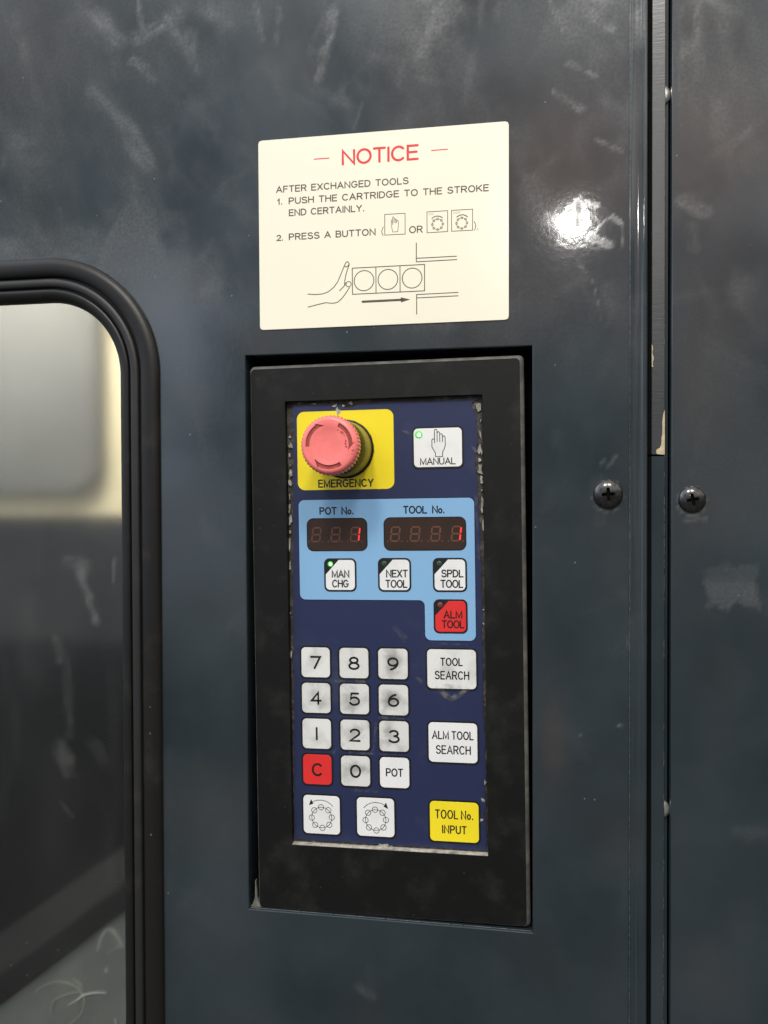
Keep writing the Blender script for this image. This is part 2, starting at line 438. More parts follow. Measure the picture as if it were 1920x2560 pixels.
# ---- smooth value noise for dirt masks
def vnoise(x, z, seed):
    g = np.random.RandomState(seed).rand(257, 257)
    xi = np.floor(x).astype(int); zi = np.floor(z).astype(int)
    fx = x - xi; fz = z - zi
    fx = fx * fx * (3 - 2 * fx); fz = fz * fz * (3 - 2 * fz)
    a = g[xi % 257, zi % 257]; b = g[(xi + 1) % 257, zi % 257]
    c = g[xi % 257, (zi + 1) % 257]; d = g[(xi + 1) % 257, (zi + 1) % 257]
    return (a * (1 - fx) + b * fx) * (1 - fz) + (c * (1 - fx) + d * fx) * fz


def fbm(x, z, seed, oct_=5, gain=.5):
    v, a, t = 0, 1, 0
    for o_ in range(oct_):
        v = v + a * vnoise(x * 2 ** o_ + 17.3 * o_, z * 2 ** o_ + 9.1 * o_, seed + o_)
        t += a
        a *= gain
    return v / t


def smears(X, Z, ST):
    """hand and grease wipes, painted sheen too: capsules with ragged, streaky edges"""
    out = np.zeros_like(X)
    for i, (x0, z0, x1, z1, w, s) in enumerate(ST):
        dx, dz = x1 - x0, z1 - z0
        Ln = math.hypot(dx, dz) + 1e-6
        ux, uz = dx / Ln, dz / Ln
        m = (np.abs(X - (x0 + x1) / 2) < Ln / 2 + 1.6 * w) & (np.abs(Z - (z0 + z1) / 2) < Ln / 2 + 1.6 * w)
        if not m.any():
            continue
        px, pz = X[m] - x0, Z[m] - z0
        a = px * ux + pz * uz
        b = -px * uz + pz * ux
        t = np.clip(a, 0, Ln)
        big = max(6.0, w * .8)
        warp = (fbm(X[m] / big + 31 * i, Z[m] / big, 40 + i) - .5) * w * .65
        d = np.hypot(a - t, b) + warp
        k = np.clip((w / 2 - d) / (w * (.4 if w < 16 else .5)), 0, 1)
        k = k * k * (3 - 2 * k)
        st = fbm(a / max(5, w * .5) + 5 * i, b / max(.9, w * .10), 90 + i, 4)
        bl = fbm(X[m] / (w * .45 + 1), Z[m] / (w * .45 + 1), 150 + i, 4)
        out[m] = np.maximum(out[m], s * k * np.clip(.15 + 1.05 * st + .7 * (bl - .45), 0, 1.25))
    return out


def wipes(X, Z, count, seed, zlo, zhi, xlo=-430, xhi=170):
    """faint overlapping rag and hand strokes, each with one crisp side"""
    r = random.Random(seed)
    out = np.zeros_like(X)
    for i in range(count):
        cx, cz = r.uniform(xlo, xhi), r.uniform(zlo, zhi)
        ln, w = r.uniform(14, 75), r.uniform(7, 40)
        t = math.radians(r.choice((90, 90, 90, 60, -35, -30, 120, 20)) + r.uniform(-18, 18))
        s = r.uniform(.04, .17)
        ux, uz = math.cos(t), math.sin(t)
        m = (np.abs(X - cx) < ln + w) & (np.abs(Z - cz) < ln + w)
        if not m.any():
            continue
        a = (X[m] - cx) * ux + (Z[m] - cz) * uz
        b = -(X[m] - cx) * uz + (Z[m] - cz) * ux
        b = b + (fbm(a / 24 + i, b / 24, 400 + i % 40, 4) - .5) * w * .8 + .0045 * a * a * r.uniform(-1, 1)
        a = a + (fbm(a / 12 + i, b / 7, 440 + i % 40, 4) - .5) * ln * .7
        e1 = np.clip((w / 2 - b) / (w * .25 + 2.0), 0, 1)
        e2 = np.clip((w / 2 + b) / (w * .9), 0, 1)
        e3 = np.clip((ln / 2 - np.abs(a)) / (ln * .35), 0, 1)
        q = e1 * e2 * e3
        out[m] += s * q * q * (3 - 2 * q) * (.78 + .45 * fbm(a / 30 + i, b / 2.2, 480 + i % 40, 3))
    return out


def grid_mesh(name, xs, zs, y, keep, attrs, mat, parent=None, back=False):
    """a sheet of cells facing the viewer with per-vertex attributes"""
    X, Z = np.meshgrid(xs, zs)
    nx, nz = len(xs), len(zs)
    co = np.stack([X.ravel(), np.full(X.size, float(y)), Z.ravel()], 1) * MM
    ii, jj = np.meshgrid(np.arange(nx - 1), np.arange(nz - 1))
    cxm = (X[:-1, :-1] + X[1:, 1:]) / 2
    czm = (Z[:-1, :-1] + Z[1:, 1:]) / 2
    k = keep(cxm, czm).ravel()
    a = (jj * nx + ii).ravel()[k]
    F = np.stack([a, a + 1, a + 1 + nx, a + nx], 1)
    used = np.unique(F)
    re = -np.ones(X.size, int); re[used] = np.arange(len(used))
    F = re[F]
    me = bpy.data.meshes.new(name)
    me.from_pydata(co[used].tolist(), [], F.tolist())
    for an, fn in attrs.items():
        at = me.attributes.new(an, 'FLOAT', 'POINT')
        at.data.foreach_set('value', fn(X, Z).ravel()[used].astype(np.float32))
    me.materials.append(mat)
    o = bpy.data.objects.new(name, me)
    COL.objects.link(o)
    o.parent = parent
    return o


def lines(lo, hi, step, fine_lo, fine_hi, extra=()):
    v = list(np.arange(fine_lo, fine_hi + 1e-6, step)) + [lo, hi]
    v += list(np.linspace(lo, fine_lo, 6)) + list(np.linspace(fine_hi, hi, 6))
    v = sorted(set(round(q, 3) for q in v))
    for e in extra:
        v = [q for q in v if abs(q - e) > step * .45] + [e]
    return np.array(sorted(v))


# ------------------------------------------------------------------ materials
def principled(name):
    m = bpy.data.materials.new(name)
    m.use_nodes = True
    t = m.node_tree
    t.nodes.clear()
    n, l = mk_nodes(t)
    out = n('ShaderNodeOutputMaterial')
    b = n('ShaderNodeBsdfPrincipled')
    l(b.outputs[0], out.inputs[0])
    return m, n, l, b, out


def simple(name, col, rough=.4, metal=0.0, ior=1.45, noise=.12, scale=180, bump=0.0, bscale=900, emit=None, estr=0, coat=0):
    m, n, l, b, out = principled(name)
    tc = n('ShaderNodeTexCoord')
    no = n('ShaderNodeTexNoise')
    no.inputs['Scale'].default_value = scale
    no.inputs['Detail'].default_value = 5
    l(tc.outputs['Object'], no.inputs['Vector'])
    r = n('ShaderNodeValToRGB')
    c1 = tuple(max(0, c * (1 - noise)) for c in col)
    c2 = tuple(min(1, c * (1 + noise)) for c in col)
    ramp(r, [(.3, c1), (.7, c2)])
    l(no.outputs['Fac'], r.inputs[0])
    l(r.outputs[0], b.inputs['Base Color'])
    rr = n('ShaderNodeMapRange')
    rr.inputs['To Min'].default_value = max(.02, rough - .08)
    rr.inputs['To Max'].default_value = rough + .08
    l(no.outputs['Fac'], rr.inputs['Value'])
    l(rr.outputs[0], b.inputs['Roughness'])
    b.inputs['Metallic'].default_value = metal
    b.inputs['IOR'].default_value = ior
    if coat:
        b.inputs['Coat Weight'].default_value = coat
        b.inputs['Coat Roughness'].default_value = .08
    if bump:
        n2 = n('ShaderNodeTexNoise')
        n2.inputs['Scale'].default_value = bscale
        n2.inputs['Detail'].default_value = 2
        l(tc.outputs['Object'], n2.inputs['Vector'])
        bp = n('ShaderNodeBump')
        bp.inputs['Strength'].default_value = bump
        bp.inputs['Distance'].default_value = .0006
        l(n2.outputs['Fac'], bp.inputs['Height'])
        l(bp.outputs[0], b.inputs['Normal'])
    if emit:
        b.inputs['Emission Color'].default_value = (*emit, 1)
        b.inputs['Emission Strength'].default_value = estr
    return m


def specks(n, l, vec, scale, thr, keep=.5):
    """sparse tiny dots: 1 in a dot"""
    v = n('ShaderNodeTexVoronoi')
    v.inputs['Scale'].default_value = scale
    l(vec, v.inputs['Vector'])
    lt = n('ShaderNodeMath', operation='LESS_THAN')
    sc = n('ShaderNodeSeparateColor')
    l(v.outputs['Color'], sc.inputs[0])
    sz = n('ShaderNodeMath', operation='MULTIPLY')
    l(sc.outputs[1], sz.inputs[0])
    sz.inputs[1].default_value = thr
    l(v.outputs['Distance'], lt.inputs[0])
    l(sz.outputs[0], lt.inputs[1])
    gt = n('ShaderNodeMath', operation='GREATER_THAN')
    l(sc.outputs[0], gt.inputs[0])
    gt.inputs[1].default_value = 1 - keep
    m = n('ShaderNodeMath', operation='MULTIPLY')
    l(lt.outputs[0], m.inputs[0])
    l(gt.outputs[0], m.inputs[1])
    return m.outputs[0]


def paint_material(name, attr=True, base=(.0215, .0308, .0362), rough=.055, ior=1.68, peel=.045, ripple=0.0):
    """semi-gloss slate machine enamel under a film of oil, dust and hand smears"""
    m, n, l, b, out = principled(name)
    tc = n('ShaderNodeTexCoord')
    geo = n('ShaderNodeNewGeometry')
    no = n('ShaderNodeTexNoise')
    no.inputs['Scale'].default_value = 14
    no.inputs['Detail'].default_value = 7
    no.inputs['Roughness'].default_value = .58
    l(geo.outputs['Position'], no.inputs['Vector'])
    r = n('ShaderNodeValToRGB')
    ramp(r, [(.32, tuple(c * .82 for c in base)), (.68, tuple(c * 1.22 for c in base))])
    l(no.outputs['Fac'], r.inputs[0])
    sp = specks(n, l, geo.outputs['Position'], 150, .10, .05)
    mx = n('ShaderNodeMix', data_type='RGBA')
    l(r.outputs[0], mx.inputs[6])
    mx.inputs[7].default_value = (.27, .265, .255, 1)
    if attr:
        at = n('ShaderNodeAttribute', attribute_name='dust')
        f2 = n('ShaderNodeTexNoise')
        f2.inputs['Scale'].default_value = 420
        f2.inputs['Detail'].default_value = 3
        l(geo.outputs['Position'], f2.inputs['Vector'])
        fm = n('ShaderNodeMapRange')
        fm.inputs['From Min'].default_value = .3
        fm.inputs['From Max'].default_value = .7
        fm.inputs['To Min'].default_value = .72
        fm.inputs['To Max'].default_value = 1.25
        l(f2.outputs['Fac'], fm.inputs['Value'])
        dm = n('ShaderNodeMath', operation='MULTIPLY')
        l(at.outputs['Fac'], dm.inputs[0])
        l(fm.outputs[0], dm.inputs[1])
        d2 = n('ShaderNodeMath', operation='MULTIPLY')
        l(dm.outputs[0], d2.inputs[0])
        d2.inputs[1].default_value = DUST_GAIN
        s2 = n('ShaderNodeMath', operation='MULTIPLY')
        l(sp, s2.inputs[0])
        s2.inputs[1].default_value = .45
        fx = n('ShaderNodeMath', operation='MAXIMUM')
        l(d2.outputs[0], fx.inputs[0])
        l(s2.outputs[0], fx.inputs[1])
        l(fx.outputs[0], mx.inputs[0])
        # warm oily stains and painted reddish reflections
        st = n('ShaderNodeAttribute', attribute_name='stain_sheen')
        m3 = n('ShaderNodeMix', data_type='RGBA')
        l(st.outputs['Fac'], m3.inputs[0])
        l(mx.outputs[2], m3.inputs[6])
        m3.inputs[7].default_value = (.085, .055, .040, 1)
        l(m3.outputs[2], b.inputs['Base Color'])
        ra = n('ShaderNodeMath', operation='MULTIPLY_ADD')
        l(dm.outputs[0], ra.inputs[0])
        ra.inputs[1].default_value = .75
        ra.inputs[2].default_value = 0
        rb = n('ShaderNodeMapRange')
        fa = n('ShaderNodeAttribute', attribute_name='film')
        fr = n('ShaderNodeMath', operation='MULTIPLY_ADD')
        l(fa.outputs['Fac'], fr.inputs[0])
        fr.inputs[1].default_value = .14
        fr.inputs[2].default_value = rough
        l(fr.outputs[0], rb.inputs['To Min'])
        rb.inputs['To Max'].default_value = .50
        l(ra.outputs[0], rb.inputs['Value'])
        l(rb.outputs[0], b.inputs['Roughness'])
    else:
        s2 = n('ShaderNodeMath', operation='MULTIPLY')
        l(sp, s2.inputs[0])
        s2.inputs[1].default_value = .4
        l(s2.outputs[0], mx.inputs[0])
        l(mx.outputs[2], b.inputs['Base Color'])
        b.inputs['Roughness'].default_value = rough
    b.inputs['IOR'].default_value = ior
    n2 = n('ShaderNodeTexNoise')
    n2.inputs['Scale'].default_value = 260
    n2.inputs['Detail'].default_value = 2
    l(geo.outputs['Position'], n2.inputs['Vector'])
    bp = n('ShaderNodeBump')
    bp.inputs['Strength'].default_value = peel
    bp.inputs['Distance'].default_value = .0004
    l(n2.outputs['Fac'], bp.inputs['Height'])
    if ripple:
        mp = n('ShaderNodeMapping')
        mp.inputs['Scale'].default_value = (55, 55, 800)
        l(geo.outputs['Position'], mp.inputs['Vector'])
        n3 = n('ShaderNodeTexNoise')
        n3.inputs['Scale'].default_value = 1
        n3.inputs['Detail'].default_value = 3
        l(mp.outputs[0], n3.inputs['Vector'])
        b2 = n('ShaderNodeBump')
        b2.inputs['Strength'].default_value = ripple
        b2.inputs['Distance'].default_value = .0012
        l(n3.outputs['Fac'], b2.inputs['Height'])
        l(bp.outputs[0], b2.inputs['Normal'])
        l(b2.outputs[0], b.inputs['Normal'])
    else:
        l(bp.outputs[0], b.inputs['Normal'])
    return m


def grime_plastic(name, base, dust, rough, lo=.45, hi=.75, scale=30, bump=.25, bscale=700, speck=True, amount=.5, ior=1.45):
    """dark plastic or rubber with rubbed-in workshop dust"""
    m, n, l, b, out = principled(name)
    tc = n('ShaderNodeTexCoord')
    no = n('ShaderNodeTexNoise')
    no.inputs['Scale'].default_value = scale
    no.inputs['Detail'].default_value = 8
    no.inputs['Roughness'].default_value = .62
    l(tc.outputs['Object'], no.inputs['Vector'])
    r = n('ShaderNodeMapRange', interpolation_type='SMOOTHSTEP')
    r.inputs['From Min'].default_value = lo
    r.inputs['From Max'].default_value = hi
    r.inputs['To Max'].default_value = amount
    l(no.outputs['Fac'], r.inputs['Value'])
    mx = n('ShaderNodeMix', data_type='RGBA')
    mx.inputs[6].default_value = (*base, 1)
    mx.inputs[7].default_value = (*dust, 1)
    src = r.outputs[0]
    if speck:
        sp = specks(n, l, tc.outputs['Object'], 190, .17, .10)
        fx = n('ShaderNodeMath', operation='MAXIMUM')
        l(src, fx.inputs[0]); l(sp, fx.inputs[1])
        src = fx.outputs[0]
    l(src, mx.inputs[0])
    l(mx.outputs[2], b.inputs['Base Color'])
    b.inputs['Roughness'].default_value = rough
    b.inputs['IOR'].default_value = ior
    n2 = n('ShaderNodeTexNoise')
    n2.inputs['Scale'].default_value = bscale
    l(tc.outputs['Object'], n2.inputs['Vector'])
    bp = n('ShaderNodeBump')
    bp.inputs['Strength'].default_value = bump
    bp.inputs['Distance'].default_value = .0004
    l(n2.outputs['Fac'], bp.inputs['Height'])
    l(bp.outputs[0], b.inputs['Normal'])
    return m


def key_white(name, dirty, base=(.80, .795, .77)):
    """white printed key; finger grime rubbed in around the middle of used keys"""
    m, n, l, b, out = principled(name)
    tc = n('ShaderNodeTexCoord')
    oi = n('ShaderNodeObjectInfo')
    ofs = n('ShaderNodeVectorMath', operation='SCALE')
    ofs.inputs[0].default_value = (3.1, 1.7, 5.3)
    l(oi.outputs['Random'], ofs.inputs['Scale'])
    av = n('ShaderNodeVectorMath', operation='ADD')
    l(tc.outputs['Object'], av.inputs[0]); l(ofs.outputs[0], av.inputs[1])
    no = n('ShaderNodeTexNoise')
    no.inputs['Scale'].default_value = 70
    no.inputs['Detail'].default_value = 7
    no.inputs['Distortion'].default_value = .3
    l(av.outputs[0], no.inputs['Vector'])
    ln = n('ShaderNodeVectorMath', operation='LENGTH')
    l(tc.outputs['Object'], ln.inputs[0])
    rad = n('ShaderNodeMapRange', interpolation_type='SMOOTHSTEP')
    rad.inputs['From Min'].default_value = .0135
    rad.inputs['From Max'].default_value = .003
    l(ln.outputs['Value'], rad.inputs['Value'])
    ad = n('ShaderNodeMath', operation='MULTIPLY_ADD')
    l(rad.outputs[0], ad.inputs[0])
    ad.inputs[1].default_value = .26
    l(no.outputs['Fac'], ad.inputs[2])
    f = n('ShaderNodeMapRange', interpolation_type='SMOOTHSTEP')
    f.inputs['From Min'].default_value = .44
    f.inputs['From Max'].default_value = .86
    f.inputs['To Max'].default_value = dirty
    l(ad.outputs[0], f.inputs['Value'])
    mx = n('ShaderNodeMix', data_type='RGBA')
    mx.inputs[6].default_value = (*base, 1)
    mx.inputs[7].default_value = (.24, .235, .215, 1)
    l(f.outputs[0], mx.inputs[0])
    l(mx.outputs[2], b.inputs['Base Color'])
    b.inputs['Roughness'].default_value = .38
    return m


M = {}
M['paint'] = paint_material('slate_enamel')
M['paint_plain'] = paint_material('slate_enamel_plain', attr=False)
M['paint_ripple'] = paint_material('slate_enamel_rippled', attr=False, base=(.036, .041, .043), rough=.27, ripple=.06)
M['worn'] = simple('worn_paint_edge', (.062, .068, .07), .4, noise=.5, scale=400)
M['tan'] = simple('bare_primer', (.50, .41, .26), .55, noise=.25, scale=300)
M['black'] = simple('black_gap', (.004, .004, .004), .8, ior=1.12)
M['liplight'] = simple('rubbed_lit_lip_paint', (.17, .18, .185), .35, noise=.4, scale=200)  # rubbed paint, paled further to paint in the ceiling light on the ledge
M['rubber'] = grime_plastic('window_rubber', (.0095, .009, .0082), (.085, .072, .058), .40, .52, .8, 26, .15, 900, True, .30, 1.40)
M['rubber2'] = grime_plastic('filler_rubber', (.018, .018, .018), (.09, .08, .07), .48, .5, .8, 30, .2, 900, True, .3)
M['bezel'] = grime_plastic('black_moulding', (.0050, .0050, .0046), (.034, .033, .029), .48, .47, .80, 34, .14, 1100, True, .5, 1.34)
M['bezel_edge'] = grime_plastic('rubbed_edge_highlight', (.07, .067, .060), (.21, .20, .175), .5, .35, .7, 60, .4, 700, True, .6)  # rubbed wear, with the bevel's highlight put into the paler colour
M['lip'] = simple('bare_lip', (.55, .51, .44), .35, metal=.3, noise=.45, scale=160)
M['adhesive'] = grime_plastic('old_adhesive', (.030, .026, .021), (.13, .115, .09), .6, .44, .72, 140, .6, 400, False, .9)
M['flake'] = grime_plastic('torn_film', (.23, .215, .18), (.46, .435, .37), .5, .40, .66, 200, .5, 900, False, 1.0)
M['sealant'] = simple('old_sealant', (.15, .142, .12), .6, noise=.4, scale=300)
M['navy'] = grime_plastic('navy_print', (.0185, .0255, .073), (.075, .08, .115), .40, .5, .85, 28, .12, 500, False, .45)
M['sky'] = grime_plastic('light_blue_print', (.225, .43, .66), (.30, .43, .55), .40, .5, .85, 22, .1, 500, False, .4)
M['navyline'] = simple('dark_print_line', (.012, .014, .05), .4)
M['yellow'] = simple('yellow_print', (.88, .70, .020), .40, noise=.035, scale=40)
M['white'] = key_white('white_key_clean', .12)
M['dirty'] = key_white('white_key_grimy', .92, (.68, .675, .64))
M['halfdirty'] = key_white('white_key_used', .45, (.74, .735, .70))
M['red'] = simple('red_print', (.70, .030, .028), .40, noise=.06, scale=60)
M['ink'] = simple('black_ink', (.010, .010, .011), .4)
M['keyblack'] = simple('black_key_print', (.007, .007, .008), .5)
M['winbrown'] = simple('smoked_display', (.038, .021, .015), .30, noise=.1, scale=50)
M['segoff'] = simple('unlit_segment', (.125, .052, .034), .4)
M['segon'] = simple('lit_segment', (.5, .02, .02), .4, emit=(1, .045, .05), estr=.95)
M['led_on'] = simple('green_led_glow', (.03, .30, .03), .3, emit=(.03, .62, .03), estr=.85)
M['led_core'] = simple('green_led_core', (.7, .95, .7), .3, emit=(.75, 1, .75), estr=1.0)
M['led_green'] = simple('green_led_dark', (.028, .060, .036), .25, coat=.5)
M['led_red'] = simple('red_led_dark', (.16, .035, .03), .25, coat=.5)
M['cap'] = simple('faded_red_cap', (.88, .205, .19), .27, noise=.07, scale=110, bump=.05)
M['capdark'] = simple('arrow_recess', (.30, .060, .050), .6, noise=.35, scale=300)
M['capdirt'] = simple('grease_mark', (.40, .07, .06), .6)
M['collar'] = simple('collar_with_reflection', (.25, .215, .05), .34, noise=.15, scale=120)  # yellow field's reflection put into the collar's own colour
M['blackring'] = simple('black_ring', (.006, .006, .006), .45, ior=1.3)
M['plate'] = simple('notice_plate', (.90, .845, .665), .20, metal=0, ior=2.1, noise=.02, scale=6)
M['plate_ink'] = simple('notice_ink', (.085, .065, .045), .5)
M['plate_red'] = simple('notice_red', (.70, .035, .035), .5)
M['plate_pale'] = simple('notice_faint_ink', (.48, .43, .27), .5)
M['screw'] = simple('black_screw', (.085, .083, .081), .20, metal=.9, noise=.3, scale=250)
M['steel'] = simple('zinc_bolt', (.55, .54, .51), .32, metal=.8, noise=.2, scale=300)
M['cream'] = simple('cream_liner', (.80, .71, .46), .5, noise=.05, scale=8)
M['hatch'] = simple('grey_hatch', (.155, .155, .142), .55, noise=.12, scale=10)
M['chute'] = grime_plastic('coolant_chute', (.052, .060, .052), (.105, .117, .10), .5, .4, .7, 14, .1, 300, False, .6)
M['dark'] = simple('dark_cavity', (.008, .009, .009), .6)
M['skirt'] = simple('fade_skirt_grey', (.06, .06, .052), .6, noise=.3, scale=20)
M['apron'] = simple('dim_olive_fill', (.009, .010, .008), .6, noise=.5, scale=14, ior=1.25)
M['chip'] = simple('metal_shaving', (.72, .70, .64), .3, metal=.7)
M['chipdull'] = simple('dull_shaving', (.33, .32, .27), .4, metal=.2)


def glass_material():
    m, n, l, b, out = principled('window_polycarbonate')
    b.inputs['Base Color'].default_value = (.97, .98, .97, 1)
    b.inputs['Transmission Weight'].default_value = 1.0
    b.inputs['Roughness'].default_value = .175
    b.inputs['IOR'].default_value = 1.45
    at = n('ShaderNodeAttribute', attribute_name='dust')
    geo = n('ShaderNodeNewGeometry')
    sp = specks(n, l, geo.outputs['Position'], 150, .14, .12)
    sp2 = n('ShaderNodeMath', operation='MULTIPLY')
    l(sp, sp2.inputs[0]); sp2.inputs[1].default_value = .75
    fx = n('ShaderNodeMath', operation='MAXIMUM')
    l(at.outputs['Fac'], fx.inputs[0]); l(sp2.outputs[0], fx.inputs[1])
    df = n('ShaderNodeBsdfDiffuse')
    df.inputs['Color'].default_value = (.26, .275, .255, 1)
    mx = n('ShaderNodeMixShader')
    l(fx.outputs[0], mx.inputs[0])
    l(b.outputs[0], mx.inputs[1])
    l(df.outputs[0], mx.inputs[2])
    l(mx.outputs[0], out.inputs[0])
    return m


M['glass'] = glass_material()

# ------------------------------------------------------------------ machine side panels
# wall plane is y = 0; x, z in mm with z = 0 at camera height
OX0, OX1, OZ0, OZ1 = -210.6, -1.65, -304.9, 105.9       # opening for the control panel
WX0, WX1, WZ0, WZ1, WR = -700.0, -276.7, -540.0, 184.2, 90.0   # window gasket outer edge


def in_rr(X, Z, g):
    x0, x1, z0, z1, r = WX0 + g, WX1 - g, WZ0 + g, WZ1 - g, WR - g
    dx = np.maximum(np.maximum(x0 + r - X, X - (x1 - r)), 0)
    dz = np.maximum(np.maximum(z0 + r - Z, Z - (z1 - r)), 0)
    return (np.hypot(dx, dz) < r) & (X > x0) & (X < x1) & (Z > z0) & (Z < z1)


def wall_dust_sheen(X, Z):
    s = smears(X, Z, WALLDIRT_SHEEN) * .85
    hi = np.clip((Z + 60) / 300, 0, 1)
    fog = np.clip(fbm(X / 75, Z / 110, 7, 6, .55) - .42, 0, 1) * 1.0
    drag = np.clip(fbm(X / 22 + Z / 70, Z / 160 - X / 200, 17, 4) - .5, 0, 1) * .55
    fine = np.clip(fbm(X / 9 + Z / 15, Z / 30, 27, 4) - .62, 0, 1) * .35
    bk = (.22 + .78 * hi) * (fog + drag * hi + fine * hi) * .55
    bk = bk + wipes(X, Z, 170, 5, 110, 420) * 1.0 + wipes(X, Z, 45, 6, -120, 130) * .5 + wipes(X, Z, 22, 8, -420, -60) * .35
    # grime round the two screws
    for cx, cz, r in ((48.6, 2.5, 10.2), (103.4, -1.4, 9.2)):
        d = np.hypot(X - cx, Z - cz - -1.6)
        s = np.maximum(s, .5 * np.clip(1 - np.abs(d - r) / 1.6, 0, 1) * (fbm(X / 3, Z / 3, 61) > .45))
    bk = bk * np.clip(np.hypot(X - 40, Z - 188) / 60 - .15, .05, 1)
    # pale cloudy reflection put into the dust colour by the window, scalloped upper edge
    n2 = (fbm(X / 55, Z / 55, 350, 5) - .5)
    zb = 184 + 26 * np.clip((-372 - X) / 20, 0, 1) + 45 * np.clip(1 - np.abs(X + 300) / 32, 0, 1)
    top = np.clip((zb + n2 * 46 - Z) / 10, 0, 1)
    low = np.clip((Z - 10) / 150, 0, 1)
    rt = np.clip((-226 + (fbm(X / 30, Z / 45, 351, 5) - .5) * 60 - X) / 34, 0, 1)
    bk = np.maximum(bk, .27 * top * low * rt * (.65 + .6 * fbm(X / 40, Z / 50, 352, 4)))
    # square of old label glue on the right panel
    n1 = (fbm(X / 7, Z / 7, 330, 5) - .5) * 15
    dd = np.maximum(np.maximum(112.5 - X, X - 146.5), np.maximum(-72.5 - Z, Z - -46 - .25 * (X - 130))) + n1
    s = np.maximum(s, .30 * np.clip(.5 - dd / 3.4, 0, 1) * (.75 + .4 * fbm(X / 18, Z / 12, 331, 4)) * np.clip(.45 + (-52 - Z) / 14, .55, 1))
    return np.clip(np.maximum(s, bk) + .35 * np.minimum(s, bk), 0, 1)


def wall_stain_sheen(X, Z):
    a = np.clip(fbm(X / 60 + 3, Z / 80, 71, 4) - .58, 0, 1) * .45
    for cx, cz, rx, rz, s in ((10, 225, 45, 40, .30), (112, 232, 40, 40, .28), (-380, 350, 90, 60, .14), (-190, 118, 30, 14, .2), (12, -170, 9, 30, .30), (110, 70, 30, 60, .16)):  # first two ovals paint the reddish reflections into the colour
        q = ((X - cx) / rx) ** 2 + ((Z - cz) / rz) ** 2
        a = np.maximum(a, s * np.exp(-q) * (.6 + .8 * fbm(X / 14, Z / 14, 72)))
    return np.clip(a, 0, .5)


def wall_film(X, Z):
    s = smears(X, Z, FILM)
    g = np.clip(fbm(X / 40, Z / 60, 301, 4) - .40, 0, 1) * 1.0
    return np.clip(np.maximum(s, g * np.clip(np.hypot(X - 45, (Z - 190)) / 60 - .5, .12, 1)), 0, 1)


ATTRS = {'dust': wall_dust_sheen, 'stain_sheen': wall_stain_sheen, 'film': wall_film}  # dirt masks also carry the painted reflections
door = empty('machine_door', (0, 0, ZC))
tag(door, 'large slate grey sheet metal panel smeared with grease, holding window, notice and keypad', 'machine panel')
xs = lines(-760, 62.0, 2.0, -414, 62.0, (OX0, OX1))
zs = lines(-640, 640, 2.0, -420, 396, (OZ0, OZ1))
keep = lambda X, Z: ~((X > OX0) & (X < OX1) & (Z > OZ0) & (Z < OZ1)) & ~in_rr(X, Z, 9.0)
grid_mesh('door_skin', xs, zs, 0.0, keep, ATTRS, M['paint'], door)

# turned-in flange round the control opening, with a softened arris
bm = bmesh.new()
c = [(OX0, OZ0), (OX1, OZ0), (OX1, OZ1), (OX0, OZ1)]
rings = [[bm.verts.new((x, 0, z)) for x, z in c]]
for d, y in ((.5, .25), (.75, .9)):
    rings.append([bm.verts.new((x + (d if x == OX0 else -d), y, z + (d if z == OZ0 else -d))) for x, z in c])
rings.append([bm.verts.new((v.co.x, 26, v.co.z)) for v in rings[-1]])
for a, b in zip(rings, rings[1:]):
    for i in range(4):
        j = (i + 1) % 4
        bm.faces.new((a[i], a[j], b[j], b[i]))
for f in bm.faces: f.normal_flip()
obj('opening_flange', bm, M['paint_plain'], door, fix=False)
bm = bmesh.new()
box(bm, OX0 - 4, OX1 + 4, 26.2, 28, OZ0 - 4, OZ1 + 4)
obj('recess_back', bm, M['black'], door)
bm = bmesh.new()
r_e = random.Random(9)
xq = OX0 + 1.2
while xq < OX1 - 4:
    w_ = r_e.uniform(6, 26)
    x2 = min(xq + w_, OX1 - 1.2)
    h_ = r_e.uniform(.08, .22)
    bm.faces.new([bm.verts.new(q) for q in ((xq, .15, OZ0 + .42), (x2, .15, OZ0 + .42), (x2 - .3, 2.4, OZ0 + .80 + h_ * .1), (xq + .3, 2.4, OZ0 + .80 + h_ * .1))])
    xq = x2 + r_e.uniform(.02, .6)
o = obj('rubbed_lit_lip', bm, M['liplight'], door, fix=False)
tag(o, kind='stuff')
# pale sealant left in the lower corner of the opening
bm = bmesh.new()
slab(bm, [(-209.5, -304.0), (-201.5, -304.0), (-202.8, -301.0), (-204.5, -297.5), (-205.2, -289), (-205.4, -284), (-206.0, -284.2), (-206.0, -290), (-206.3, -297), (-207.6, -301)], 6.0, 3.4)
obj('sealant_remnant', bm, M['sealant'], door)

# folded edge of the door at its right: crease, flat, rounded return
bm = bmesh.new()
prof = [(62.0, 0.0), (62.3, -0.55), (63.3, -0.6), (63.9, -.1), (64.2, .05), (70.4, .05), (70.8, -.1), (71.1, -.25), (72.0, -.4), (73.0, -.3), (73.9, .3), (74.6, 1.4), (75.0, 3.0), (75.1, 20)]
zz_ = np.linspace(-640, 640, 640)
prev = None
for zq in zz_:
    row = [bm.verts.new((x, y, zq)) for x, y in prof]
    if prev:
        for i in range(len(row) - 1):
            bm.faces.new((prev[i], prev[i + 1], row[i + 1], row[i]))
    prev = row
o = obj('folded_edge', bm, M['paint'], door, smooth=40)
co = np.empty(len(o.data.vertices) * 3)
o.data.vertices.foreach_get('co', co)
co = co.reshape(-1, 3) / MM
for an, fn in ATTRS.items():
    o.data.attributes.new(an, 'FLOAT', 'POINT').data.foreach_set('value', fn(co[:, 0], co[:, 2]).astype(np.float32))


